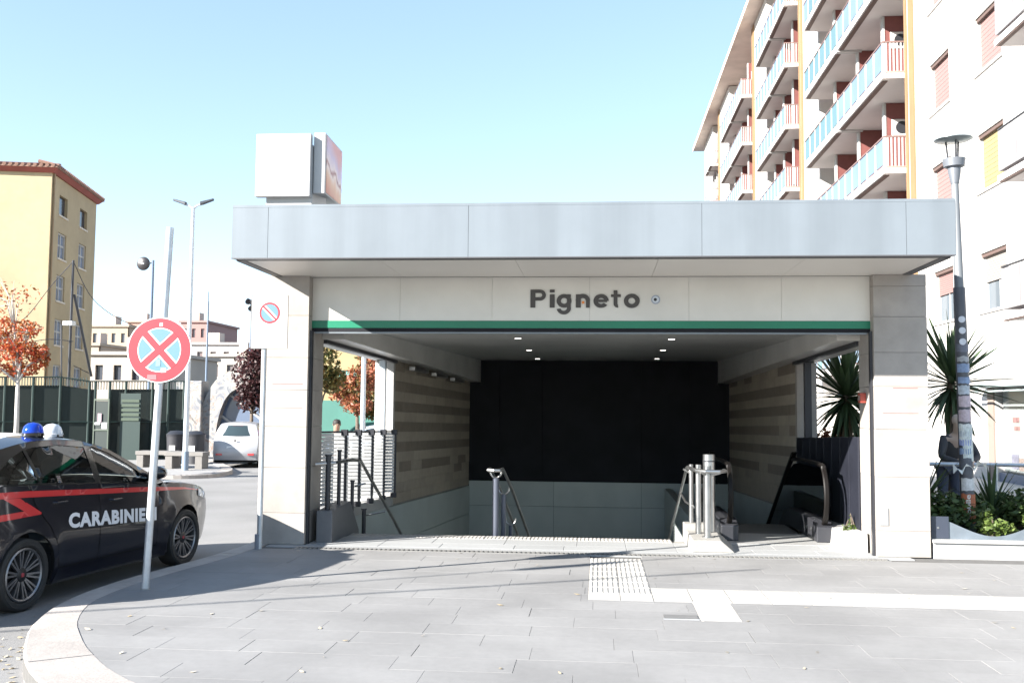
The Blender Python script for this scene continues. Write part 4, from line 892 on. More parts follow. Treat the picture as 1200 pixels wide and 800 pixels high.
EAV = mat('red_eave', (.24, .06, .045), .7, stain=.1)
def rbox(mb, o0, o1, z0, z1):
    p = [cB+dA*-o0+dB*-o0, cB+dB*(LB+o0)+dA*-o0, cB+dB*(LB+o0)+dA*(LA+o0), cB+dA*(LA+o0)-dB*o0]; q = [cB+dA*-o1+dB*-o1, cB+dB*(LB+o1)+dA*-o1, cB+dB*(LB+o1)+dA*(LA+o1), cB+dA*(LA+o1)-dB*o1]
    mb.add([(a.x, a.y, z0) for a in p]+[(a.x, a.y, z1) for a in q], [(3, 2, 1, 0), (4, 5, 6, 7)]+[(i, (i+1) % 4, 4+(i+1) % 4, 4+i) for i in range(4)]); return mb
rbox(MB(), .12, .38, 17.0, 17.28).build('eave', EAV, ybn)
TIL = mat('roof_tiles', (.23, .13, .095), .8, var=.2, vs_=6)
rf = rbox(MB(), .45, .45, 17.281, 17.4).build('roof', TIL, ybn)
mb = MB(); p = [cB-dA*.4-dB*.4, cB+dB*(LB+.4)-dA*.4, cB+dB*(LB+.4)+dA*(LA+.4), cB+dA*(LA+.4)-dB*.4]; r0 = cB+dB*LB/2+dA*LB/2; r1 = cB+dB*LB/2+dA*(LA-LB/2)
mb.add([(a.x, a.y, 17.401) for a in p]+[(r0.x, r0.y, 18.6), (r1.x, r1.y, 18.6)], [(0, 1, 4), (1, 2, 5, 4), (2, 3, 5), (3, 0, 4, 5)]); mb.build('hip_roof', TIL, rf)
mb = MB(); nT = 34
for i in range(nT):
    t = -.4+(LB+.8)*(i+.5)/nT; q0 = cB+dB*t-dA*.5; q1 = cB+dB*t+dA*.8; mb.cyl((q0.x, q0.y, 17.42), (q1.x, q1.y, 17.72), .12, n=6)
for i in range(70):
    t = -.4+(LA+.8)*(i+.5)/70; q0 = cB+dA*t-dB*.5; q1 = cB+dA*t+dB*.8; mb.cyl((q0.x, q0.y, 17.42), (q1.x, q1.y, 17.72), .12, n=6)
stuff(mb.build('tile_row', TIL, rf))
mb = MB(); q = cB+dB*.3-dA*.08; mb.cyl((q.x, q.y, -.7), (q.x, q.y, 17), .07, n=8); mb.build('drainpipe', mat('copper_pipe', (.25, .17, .09), .5), ybn)

# second yellow building seen through the left opening
y2 = thing('yellow_building', 'yellow block with teal shutters seen through the left opening behind red trees', 'building', (-14, 62, -.7))
fY = lambda u, v, d: (u, 62+d, v)
ops2 = [(x, x+1.3, z, z+2.0) for x in (-19.6, -16.6, -13.8, -10.9, -8.0) for z in (2.0, 5.4, 8.8)]
mb = MB(); wall_openings(mb, fY, -20.3, -5, -.8, 11.5, ops2, .25); mb.box(-20.3, -5, 62.4, 74, -.8, 11.5); mb.build('wall', mat('pale_yellow_plaster', (.30, .225, .115), .85, stain=.1, ss=.3), y2)
for (a, b, c, d) in ops2:
    mb = MB(); fbox(mb, fY, a, b, c, d, .1, .14); w = mb.build('shutter', mat('teal_shutter', (.10, .26, .24), .6), y2)
    mb = MB(); fbox(mb, fY, a-.1, b+.1, c-.12, c-.0, -.07, .2); mb.build('sill', LWHITE, w)
for x in (-20.9, -15.1, -9.4):
    mb = MB(); mb.cyl((x, 61.9, -.7), (x, 61.9, 11.5), .07, n=6); mb.build('drainpipe', mat('copper_pipe', (0, 0, 0)), y2)
mb = MB(); mb.box(-20.7, -4.4, 61.4, 74.6, 11.501, 11.8); mb.build('roof', EAV, y2)

# far blocks on the rise behind the square
def block(name, label, u0, u1, vt, y, col, nwin, rows, vb=470, dep=14, wcol=(.05, .055, .07), roofcol=None):
    a = A(u0, vt, y); b = A(u1, vt, y); zt = (a.z+b.z)/2; x0, x1 = a.x, b.x
    t = thing(name, label, 'building', ((x0+x1)/2, y, -1), 'far blocks behind the square')
    f_ = lambda u, v, d: (u, y+d, v); ops_ = []
    hw = (x1-x0)/(nwin*2.4); fh = 3.2
    for r_ in range(rows):
        z1 = zt-1.0-fh*r_
        for i in range(nwin): c = x0+(x1-x0)*(i+.5)/nwin; ops_.append((c-hw/2, c+hw/2, z1-1.5, z1))
    mb = MB(); wall_openings(mb, f_, x0, x1, -1.2, zt, ops_, .3); mb.box(x0+.01, x1-.01, y+.5, y+dep, -1.2, zt-.01)
    mb.add([(x0, y, zt), (x1, y, zt), (x1, y+dep, zt), (x0, y+dep, zt)], [(0, 1, 2, 3)]); mb.build('wall', mat('plaster_%d' % int(col[0]*1e4+col[1]*1e3+col[2]*100), col, .85, stain=.08, ss=.15), t)
    for (p, q, c, d) in ops_:
        mb = MB(); fbox(mb, f_, p, q, c, d, .25, .3); mb.build('window', mat('far_pane_%d' % int(wcol[0]*1000), wcol, .2), t)
    mb = MB(); mb.box(x0-.3, x1+.3, y-.3, y+dep+.3, zt+.002, zt+.35); rf_ = mb.build('roof_slab', mat('far_roof_%d' % int((roofcol or col)[0]*1e4), tuple(c*.95 for c in (roofcol or col)), .8), t)
    mb = MB(); cxx = x0+(x1-x0)*.3; mb.box(cxx, cxx+(x1-x0)*.12, y+3, y+5, zt+.35, zt+2.0); mb.build('chimney', mat('far_chimney', (.45, .36, .3), .8), rf_)
    return t
block('low_house', 'low cream house with two dark windows beyond the fence gate', 106, 192, 416, 95, (.33, .29, .25), 4, 1)
block('apartment_block', 'far beige block with terraces above the cream house', 106, 150, 383, 150, (.31, .25, .19), 4, 3, wcol=(.12, .13, .15))
block('apartment_block', 'far terracotta block just left behind the round sign', 150, 182, 378, 175, (.30, .19, .15), 3, 3, wcol=(.14, .12, .12))
block('apartment_block', 'far pink-red block right of the round sign', 212, 243, 378, 160, (.28, .165, .15), 3, 3, wcol=(.16, .12, .12))
block('apartment_block', 'far long white block behind the vaulted shelter', 196, 320, 404, 140, (.34, .315, .30), 8, 2, wcol=(.16, .18, .20))
block('apartment_block', 'far cream block low behind the dark red tree', 244, 330, 418, 120, (.33, .30, .27), 5, 1, wcol=(.14, .16, .18))
block('apartment_block', 'far pale block partly hidden by the yellow building', 96, 116, 405, 130, (.31, .25, .2), 2, 2, wcol=(.14, .14, .16))
mb = MB(); r_ = random.Random(5); n = 60
prof = [(-900+i*30, 55+28*math.sin(i*.21)+14*math.sin(i*.53+1)+r_.uniform(-3, 3)) for i in range(n+1)]
for x, z in prof: mb.v += [(x, 2200, -20), (x, 2300, z), (x, 2800, z*.5), (x, 3000, -20)]
for i in range(n):
    for j in range(3): mb.f.append((i*4+j, i*4+j+1, i*4+j+5, i*4+j+4))
struct(mb.build('hills', mat('far_hills', (.30, .38, .42), .9), smooth=True))  # haze is put into the pale bluish colour of the hills

# far pavement with its kerb, benches, bins
fp = MB(); zk = gz(30)+.13
poly = [(-40, 26.4), (-14.0, 26.1), (-11.9, 25.9), (-10.9, 26.3), (-10.6, 27.3), (-11.1, 29.5), (-13.5, 34), (-15, 45), (-40, 60)]
fp.prism(poly, lambda u, v, d: (u, v, d), -1.2, zk); struct(fp.build('far_pavement', mat('far_paving', (.26, .255, .25), .85, var=.15, vs_=4)))
fk = struct(bpy.data.objects.new('far_kerb', None)); COL.objects.link(fk)
kp = catmull([(-22, 26.2), (-14.0, 26.1), (-11.9, 25.9), (-10.9, 26.3), (-10.6, 27.3), (-11.1, 29.5), (-13.5, 34)], 5)
for i in range(len(kp)-1):
    a, b = kp[i], kp[i+1]; d = Vector((b[0]-a[0], b[1]-a[1])).normalized(); nn = Vector((-d.y, d.x)); mb = MB(); o_ = -.02
    q = [(a[0]-nn.x*-o_, a[1]-nn.y*-o_), (b[0]-nn.x*-o_, b[1]-nn.y*-o_), (b[0]+nn.x*.3, b[1]+nn.y*.3), (a[0]+nn.x*.3, a[1]+nn.y*.3)]
    mb.prism(q, lambda u, v, dd: (u, v, dd), -.8, zk+.012); mb.build('kerb_stone', TRAV, fk)
BENCH = mat('bench_stone', (.17, .16, .15), .8, var=.1, vs_=8)
def bench(loc, w, label):
    t = thing('bench', label, 'bench', loc, 'pale stone benches on the far pavement', world=False)
    for x in (-w/2, w/2-.22): mb = MB(); mb.box(x, x+.22, -.25, .25, 0, .38); mb.build('leg', BENCH, t, bevel=.01)
    mb = MB(); mb.box(-w/2-.03, w/2+.03, -.27, .27, .381, .50); mb.build('seat', BENCH, t, bevel=.012)
p = A(219, 540, 29.2); bench((p.x, 29.2, zk), 1.15, 'pale stone bench behind the tall twin lamp post')
p = A(186, 540, 29.6); bench((p.x, 29.6, zk), 1.2, 'pale stone bench just right of the round sign post')
for u, c, lb in ((206, (.03, .03, .035), 'black litter bin left of the twin lamp post'), (229, (.05, .03, .035), 'black litter bin with a red mark right of the twin lamp post')):
    p = A(u, 530, 31.5); t = thing('litter_bin', lb, 'bin', (p.x, 31.5, zk), 'litter bins on the far pavement', world=False)
    mb = MB(); mb.lathe([(0, 0), (.26, 0), (.30, .85), (.31, .9), (.0, .9)], up, 14); mb.build('body', mat('bin_black', (.03, .03, .035), .5), t, smooth='a')
    mb = MB(); mb.lathe([(.31, .90), (.32, .96), (.2, 1.06), (0, 1.08)], up, 14); mb.build('lid', DKMETAL, t, smooth='a')
    mb = MB(); mb.box(-.1, .1, -.31, -.30, .35, .6); mb.build('label', mat('bin_mark', (.5, .2, .18) if u > 210 else (.4, .4, .38), .6), t)
# sports fence: posts, rails, screen cloth panels, a gate and the ball net poles
fn_ = thing('sports_fence', 'tall dark green mesh fence around the sports ground at the left', 'fence', (-18, 33, zk))
SCR = bpy.data.materials.new('green_screen_cloth'); SCR.use_nodes = True; nt = SCR.node_tree; b_ = nt.nodes['Principled BSDF']; b_.inputs['Base Color'].default_value = (.004, .012, .0105, 1); b_.inputs['Roughness'].default_value = .8
tr = nt.nodes.new('ShaderNodeBsdfTransparent'); mx = nt.nodes.new('ShaderNodeMixShader'); mx.inputs[0].default_value = .94; nt.links.new(tr.outputs[0], mx.inputs[1]); nt.links.new(b_.outputs[0], mx.inputs[2]); nt.links.new(mx.outputs[0], nt.nodes['Material Output'].inputs[0])
FG = mat('fence_green', (.006, .022, .019), .5)
px = [-30, 5, 38, 70, 104, 111, 128, 147, 178, 197, 215]
for i, u in enumerate(px):
    y = 33+.012*(u-100); p = A(u, 480, y); zt = A(u, 441 if u < 100 else 446, y).z
    mb = MB(); mb.cyl((p.x, y, zk-.2), (p.x, y, zt), .05, n=8); mb.build('post', FG, fn_)
    if i+1 < len(px):
        u2 = px[i+1]; y2_ = 33+.012*(u2-100); q = A(u2, 480, y2_); zt2 = A(u2, 441 if u2 < 100 else 446, y2_).z
        if (u, u2) != (111, 128):
            mb = MB(); mb.hexa([(p.x, y, zk), (q.x, y2_, zk), (q.x, y2_+.01, zk), (p.x, y+.01, zk), (p.x, y, zt-.3), (q.x, y2_, zt2-.3), (q.x, y2_+.01, zt2-.3), (p.x, y+.01, zt-.3)]); mb.build('screen_panel', SCR, fn_)
        for zz in (zk+.1, zk+1.3, zt-.02):
            mb = MB(); mb.tube([(p.x, y-.03, zz), (q.x, y2_-.03, zz if zz < zt-.1 else zt2-.02)], .022, 6); mb.build('rail', FG, fn_)
        nwv = int((u2-u)/3.2)
        mb = MB()
        for k in range(1, nwv): t_ = k/nwv; mb.box(p.x+(q.x-p.x)*t_-.012, p.x+(q.x-p.x)*t_+.012, y+(y2_-y)*t_-.03, y+(y2_-y)*t_-.01, zt-.31, zt-.02)
        if nwv > 1: stuff(mb.build('mesh_wire', FG, fn_))
p = A(119, 500, 33.0)
gt = thing('fence_gate', 'dark gate with pinned paper notices in the sports fence', 'gate', (p.x, 33, zk), world=False)
mb = MB(); mb.box(-.28, -.24, -.06, -.02, 0, 2.1); mb.box(.24, .28, -.06, -.02, 0, 2.1); mb.box(-.24, .24, -.06, -.02, 2.04, 2.1); mb.box(-.24, .24, -.06, -.02, 1.0, 1.05); mb.build('gate_frame', mat('gate_pale_green', (.06, .08, .06), .6), gt)
mb = MB(); mb.box(-.24, .24, -.035, -.025, 0.02, 1.0); mb.box(-.24, .24, -.035, -.025, 1.06, 2.03); mb.build('gate_sheet', mat('gate_dark', (.012, .022, .02), .6), gt)
for (x, z, w, h, c) in ((-.05, 1.45, .14, .30, (.30, .22, .26)), (.13, 1.18, .2, .22, (.34, .34, .35)), (-.12, 1.25, .2, .08, (.6, .62, .62))):
    mb = MB(); mb.box(x-w/2, x+w/2, -.072, -.064, z-h/2, z+h/2); mb.build('notice', mat('notice_%d' % int(c[1]*1000), c, .7), gt)
p = A(156, 480, 33.4); nb = thing('notice_board', 'green slatted notice board on the sports fence behind the round sign', 'notice board', (p.x, 33.2, zk+1.1), world=False)
for k in range(5): mb = MB(); mb.box(-.32, .32, -.03, 0, .16*k+.25, .16*k+.35); mb.build('slat', mat('board_green', (.03, .05, .03), .6), nb)
mb = MB(); mb.box(-.36, .36, 0.0, .03, -1.1, 1.2); mb.build('backing', FG, nb)
bn = thing('ball_net', 'tall slim poles and sagging wires of the ball net left of the sign', 'net', (-18, 34.5, zk))
def P3(u, v, y): return tuple(A(u, v, y))
b0 = A(86, 530, 34.5); b1 = A(86, 305, 34.5)
mb = MB(); mb.cyl((b1.x, 34.5, zk), (b1.x, 34.5, b1.z), .06, .045, n=8); mb.build('pole', DKMETAL, bn)
mb = MB(); mb.tube([P3(87, 345, 34.6), P3(107, 441, 35.0)], .05, 6); mb.build('brace', DKMETAL, bn)
mb = MB(); mb.tube([P3(72, 455, 34.2), P3(72, 380, 34.2), P3(79, 378, 34.2)], .03, 6); mb.build('floodlight_pole', DKMETAL, bn)
mb = MB(); hx = A(82, 379, 34.2); mb.box(hx.x-.18, hx.x+.18, 34.0, 34.3, hx.z-.08, hx.z+.08); mb.build('floodlight', mat('floodlight_glass', (.5, .52, .52), .2), bn, bevel=.02)
for pts in ([(86, 306, 34.5), (105, 345, 35), (130, 368, 36), (162, 384, 37)], [(86, 306, 34.5), (60, 335, 34), (30, 372, 33), (0, 390, 32)], [(86, 400, 34.5), (50, 398, 34), (0, 412, 33)], [(86, 428, 34.5), (104, 437, 35)]):
    mb = MB(); mb.tube(catmull([P3(*q) for q in pts], 5), .014, 5); mb.build('wire', DKMETAL, bn)
# vaulted shelter with graffiti
GRA = bpy.data.materials.new('graffiti_concrete'); GRA.use_nodes = True; nt = GRA.node_tree; N = nt.nodes
ge = N.new('ShaderNodeNewGeometry'); n1 = N.new('ShaderNodeTexNoise'); n1.inputs['Scale'].default_value = 1.7; n1.inputs['Detail'].default_value = 6; n1.inputs['Distortion'].default_value = 2.5
cr = N.new('ShaderNodeValToRGB'); el = cr.color_ramp.elements; el[0].position = .36; el[0].color = (.13, .14, .16, 1); el[1].position = .42; el[1].color = (.27, .265, .255, 1)
for p_, c_ in ((.54, (.28, .27, .255, 1)), (.56, (.20, .11, .08, 1)), (.585, (.27, .265, .255, 1)), (.66, (.14, .15, .18, 1)), (.72, (.29, .27, .24, 1))): q = el.new(p_); q.color = c_
nt.links.new(ge.outputs['Position'], n1.inputs['Vector']); nt.links.new(n1.outputs[0], cr.inputs[0]); nt.links.new(cr.outputs[0], N['Principled BSDF'].inputs['Base Color']); N['Principled BSDF'].inputs['Roughness'].default_value = .85
YV = 36.0; vl = A(229, 530, YV); vr = A(338, 530, YV); vt = A(282, 432, YV); cxv = (vl.x+vr.x)/2; hwv = (vr.x-vl.x)/2; hv = vt.z-zk
vs2 = thing('vaulted_shelter', 'curved concrete vault covered in graffiti with a slanted glazed front behind the silver car', 'shelter', (cxv, YV+3, zk))
def vault(k, off): 
    a = math.pi*(1-k); return (cxv+(hwv-off)*math.copysign(abs(math.cos(a))**.8, math.cos(a)), zk+(hv-off)*abs(math.sin(a))**.85)
ks = [i/28 for i in range(29)]; mb = MB()
for k in ks:
    o_ = vault(k, 0); i_ = vault(k, .72); mb.v += [(o_[0], YV, o_[1]), (i_[0], YV, i_[1]), (i_[0], YV+3.5, i_[1]), (o_[0], YV+3.5, o_[1])]
for i in range(28):
    for j in range(4): mb.f.append((i*4+j, i*4+(j+1) % 4, i*4+4+(j+1) % 4, i*4+4+j))
mb.build('vault_shell', GRA, vs2, smooth='a')
gpl = [vault(k, .70) for k in ks]; mb = MB(); mb.prism([(p[0], p[1]) for p in gpl], lambda u, v, d: (u, YV+.35+d, v), 0, .03); gv = mb.build('glazing', mat('blue_grey_glass', (.10, .13, .19), .12), vs2)
for q0, q1 in ((vault(.18, .6), (cxv+hwv*.75, zk)), (vault(.33, .6), (cxv+hwv*.95, zk+hv*.18)), (vault(.10, .6), (cxv+hwv*.2, zk)), (vault(.03, .6), (cxv-hwv*.25, zk))):
    mb = MB(); mb.tube([(q0[0], YV+.32, q0[1]), (q1[0], YV+.32, q1[1])], .05, 6); mb.build('mullion', LWHITE, gv)
mb = MB(); wl = A(203, 520, YV-.3); mb.box(wl.x, vl.x+.25, YV-.2, YV+.5, zk, A(210, 446, YV).z); gw = mb.build('graffiti_wall', GRA, vs2, bevel=.03)
# lamp posts of the square
def post_z(u, v, y): return A(u, v, y)
b0 = A(217, 541, 28.3); top = A(228, 243, 28.3)
tl = thing('twin_street_lamp', 'tall pale twin-armed street lamp standing on the far pavement', 'street lamp', (b0.x, 28.3, zk), world=False); hh = top.z-zk; lx = (top.x-b0.x)*.25
mb = MB(); mb.cyl((0, 0, 0), (lx, 0, hh), .085, .05, n=12); mb.build('pole', mat('pale_pole', (.50, .54, .58), .45, metal=.4), tl, smooth='a')
mb = MB(); mb.cyl((0, 0, 0), (0.002, 0, .55), .10, .10, n=12); mb.build('pole_base', mat('pole_base_blue', (.17, .22, .28), .5), tl, smooth='a')
for sg in (-1, 1):
    mb = MB(); mb.tube([(lx, 0, hh-.05), (lx+sg*.12, 0, hh+.05), (lx+sg*.3, 0, hh+.10)], .03, 6); mb.build('arm', GALV, tl)
    mb = MB(); a = .22; mb.hexa([(lx+sg*.22, -.08, hh+.06), (lx+sg*.62, -.05, hh+.20), (lx+sg*.62, .05, hh+.20), (lx+sg*.22, .08, hh+.06), (lx+sg*.22, -.08, hh+.16), (lx+sg*.62, -.05, hh+.26), (lx+sg*.62, .05, hh+.26), (lx+sg*.22, .08, hh+.16)]); mb.build('lamp_head', mat('lamp_dark', (.04, .045, .055), .4, metal=.3), tl, bevel=.015)
p0 = A(173, 500, 40); p1 = A(177, 305, 40)
dl = thing('disc_street_lamp', 'dark street lamp with a round disc head beside the leaning sign post', 'street lamp', (p0.x, 40, gz(40)), world=False); hh = p1.z-gz(40)
mb = MB(); mb.cyl((0, 0, 0), (0, 0, hh), .08, .055, n=10); mb.build('pole', mat('slate_pole', (.10, .14, .20), .5), dl, smooth='a')
mb = MB(); mb.tube([(0, 0, hh-.12), (-.2, 0, hh-.12)], .03, 6); mb.build('arm', DKMETAL, dl)
mb = MB(); mb.lathe([(0, .06), (.22, .05), (.29, .0), (.22, -.05), (0, -.06)], lambda a, b, h: (-.42+a, h, hh-.14+b), 24); hdl = mb.build('lamp_head', mat('near_black', (.02, .018, .02), .4), dl, smooth='a')
mb = MB(); mb.box(-.5, -.36, -.072, -.06, hh-.17, hh-.12); mb.build('lens', mat('lens_grey', (.35, .36, .38), .3), hdl)
p0 = A(291, 500, 38); p1 = A(293, 352, 38)
fl = thing('floodlight_mast', 'slim mast with clustered floodlights left of the driveway plate', 'mast', (p0.x, 38, gz(38)), world=False); hh = p1.z-gz(38)
mb = MB(); mb.cyl((0, 0, 0), (0, 0, hh), .06, .035, n=8); mb.build('pole', mat('slate_pole', (0, 0, 0)), fl)
for (dx, dz, rr) in ((-.16, .05, 20), (.12, .0, -30), (.0, -.22, 10)):
    mb = MB(); c = Vector((dx, 0, hh+dz)); d = Vector((math.sin(R(rr)), -.6, -.5)).normalized(); mb.cyl(c, c+d*.2, .05, .13, n=10); mb.build('floodlight', DKMETAL, fl, smooth='a')
p0 = A(240, 500, 60); p1 = A(241.5, 353, 60)
th = thing('antenna_mast', 'thin dark mast rising behind the vaulted shelter', 'mast', (p0.x, 60, gz(60)), world=False); hh = p1.z-gz(60)
mb = MB(); mb.cyl((0, 0, 0), (0, 0, hh), .10, .05, n=8); mb.build('pole', mat('slate_pole', (0, 0, 0)), th); mb = MB(); mb.cyl((0, 0, hh), (0, 0, hh+.6), .02, n=5); mb.build('tip', DKMETAL, th)
p0 = A(425, 500, 30); t = thing('white_pole', 'plain white lamp pole seen through the left opening', 'pole', (p0.x, 30, gz(30)), world=False)
mb = MB(); mb.cyl((0, 0, 0), (0, 0, 6.6), .085, .06, n=12); mb.build('pole', mat('pale_pole', (0, 0, 0)), t, smooth='a'); mb = MB(); mb.cyl((0, 0, 0), (0, 0, .4), .12, n=12); mb.build('pole_base', GALV, t, smooth='a')
hz_ = thing('green_hoarding', 'turquoise green sheet hoarding behind the slatted screens', 'hoarding', (-12, 42, -.5)); xx = -17.5
while xx < -7.2:
    mb = MB(); mb.box(xx+.005, xx+.895, 42+.03*((int(xx*10)) % 2), 42.06, gz(42), 1.95); mb.build('sheet', mat('turquoise_sheet', (.05, .165, .135), .6, stain=.1, orand=.08), hz_)
    mb = MB(); mb.box(xx-.03, xx+.03, 42.07, 42.13, gz(42), 1.95); mb.build('post', GALV, hz_); xx += .9

# ------------------------------------------------------------------ trees
def tree(label, loc, h0, blobs, n, size, m, seed, trunk=.10, pale=False, bare=0):
    t = thing('tree', label, 'tree', loc, world=False); r_ = random.Random(seed)
    leafcloud(blobs, n, size, seed, 1).build('crown', m, t)
    bk = mat('pale_bark', (.42, .40, .37), .8, var=.2, vs_=8) if pale else BARK
    mb = MB(); mb.tube([(0, 0, -.1), (.03, 0, h0*.5), (0, .02, h0)], [trunk, trunk*.8, trunk*.62], 10); mb.build('trunk', bk, t, smooth=True)
    for (c, rad, k) in blobs:
        mb = MB(); mb.tube([(0, .01, h0*.92), (c[0]*.45, c[1]*.45, h0+(c[2]-h0)*.5), (c[0], c[1], c[2])], [trunk*.5, trunk*.33, trunk*.12], 6)
        for i in range(5+bare):
            e = Vector((c[0]+r_.uniform(-1, 1)*rad[0]*.9, c[1]+r_.uniform(-1, 1)*rad[1]*.9, c[2]+r_.uniform(-.5, 1)*rad[2]*.95)); mb.tube([(c[0]*.5, c[1]*.5, h0+(c[2]-h0)*.55), (c[0]*.75+e.x*.25, c[1]*.75+e.y*.25, c[2]*.7+e.z*.3-.05), tuple(e)], [trunk*.2, trunk*.12, trunk*.04], 5)
        mb.build('limb', bk, t, smooth=True)
    return t
FALL = leafmat('autumn_red_orange', [(.05, .055, .015), (.16, .07, .015), (.36, .10, .02), (.45, .055, .03), (.40, .18, .03)], .35)
FALL2 = leafmat('autumn_rose_green', [(.05, .07, .02), (.14, .10, .03), (.36, .12, .06), (.42, .15, .10), (.30, .20, .06)], .35)
OLIVE = leafmat('olive_autumn', [(.03, .045, .012), (.07, .08, .02), (.16, .12, .03), (.28, .13, .03)], .3)
PLUM = leafmat('plum_leaf', [(.018, .007, .008), (.04, .011, .012), (.07, .018, .018)], .2)
p = A(18, 500, 24); zb = gz(24)+.1
tree('autumn tree with red and orange leaves on a pale trunk at the left edge', (p.x, 24, zb), 2.6, [((.0, 0, 3.2), (.55, .5, .35), .6), ((-.5, .2, 3.65), (.7, .7, .45), .6), ((-.9, -.2, 2.9), (.5, .5, .3), .5), ((.52, .1, 3.05), (.24, .25, .35), .3), ((-.1, .2, 2.72), (.5, .4, .2), .35), ((-.3, .1, 4.5), (.75, .7, .6), .12), ((.3, -.1, 3.75), (.35, .4, .25), .14)], 1500, .05, FALL, 21, .075, True, 6)
p = A(294, 500, 35.2); tree('dark plum-leaved tree behind the left pillar', (p.x, 35.2, gz(35)), 2.0, [((0, 0, 3.3), (.75, .7, .9), 1), ((.5, .2, 2.7), (.7, .7, .7), 1), ((.35, 0, 3.9), (.55, .6, .6), .8), ((-.05, .1, 2.4), (.6, .6, .6), .8)], 900, .09, PLUM, 22, .09)
p = A(381, 500, 31); tree('olive and rust tree behind the left pillar edge, seen through the opening', (p.x-.25, 31, gz(31)), 1.9, [((0, 0, 3.6), (.7, .7, .9), 1), ((.35, .2, 2.9), (.5, .5, .45), .8), ((-.5, 0, 3.1), (.6, .6, .6), .9), ((.1, 0, 4.5), (.5, .5, .5), .7)], 800, .09, OLIVE, 23, .09)
p = A(418, 500, 36); tree('rose and orange autumn tree in front of the yellow block', (p.x, 36, gz(36)), 1.9, [((0, 0, 3.0), (.75, .7, .65), 1), ((-.55, .2, 2.7), (.6, .6, .55), .9), ((.55, 0, 3.3), (.6, .6, .6), .9), ((.35, .1, 4.1), (.55, .5, .5), .5), ((0, 0, 2.2), (.6, .6, .4), .7)], 800, .085, FALL2, 24, .09, False, 4)
p = A(446, 500, 38); tree('olive green tree with rusty top beside the pale window post', (p.x, 38, gz(38)), 1.7, [((0, 0, 2.5), (.8, .7, .65), 1.2), ((.3, .2, 3.5), (.8, .7, .75), .9), ((-.35, 0, 2.0), (.5, .5, .4), .7)], 800, .085, OLIVE, 25, .09)

# ------------------------------------------------------------------ cars
def pin(p, poly):
    x, y = p; c = False; n = len(poly)
    for i in range(n):
        x0, y0 = poly[i]; x1, y1 = poly[i-1]
        if (y0 > y) != (y1 > y) and x < (x1-x0)*(y-y0)/(y1-y0)+x0: c = not c
    return c
def resamp(poly, st_):
    out = []
    for i in range(len(poly)):
        a = poly[i]; b = poly[(i+1) % len(poly)]; d = math.dist(a, b); k = max(1, int(d/st_))
        out += [(a[0]+(b[0]-a[0])*j/k, a[1]+(b[1]-a[1])*j/k) for j in range(k)]
    return out
def panel(outer, holes, st_, fn):                            # a curved sheet-metal panel from its side outline
    vs_ = []; es_ = []
    loops = [resamp(outer, st_)]+[resamp(h, st_) for h in holes]
    for lp_ in loops:
        b = len(vs_); vs_ += lp_; es_ += [(b+i, b+(i+1) % len(lp_)) for i in range(len(lp_))]
    xs_ = [p[0] for p in outer]; zs_ = [p[1] for p in outer]; x = min(xs_)+st_/2; nb = list(vs_)
    while x < max(xs_):
        z = min(zs_)+st_/2
        while z < max(zs_):
            if pin((x, z), outer) and not any(pin((x, z), h) for h in holes) and min((x-q[0])**2+(z-q[1])**2 for q in nb) > (.45*st_)**2: vs_.append((x, z))
            z += st_
        x += st_
    r_ = delaunay_2d_cdt([Vector(p) for p in vs_], es_, [], 0, 1e-5); mb = MB()
    for f in r_[2]:
        c = (sum(r_[0][i].x for i in f)/len(f), sum(r_[0][i].y for i in f)/len(f))
        if pin(c, outer) and not any(pin(c, h) for h in holes): mb.f.append(tuple(f))
    mb.v = [fn(p.x, p.y) for p in r_[0]]
    return mb
def arch(cx_, r_, n=14, zc=.317, zb=.20):
    a0 = math.asin((zc-zb)/r_); return [(cx_+r_*math.cos(t), zc+r_*math.sin(t)) for t in [-a0+(math.pi+2*a0)*i/n for i in range(n+1)]]
ALLOY = mat('alloy_wheel', (.22, .22, .23), .38, metal=.85)
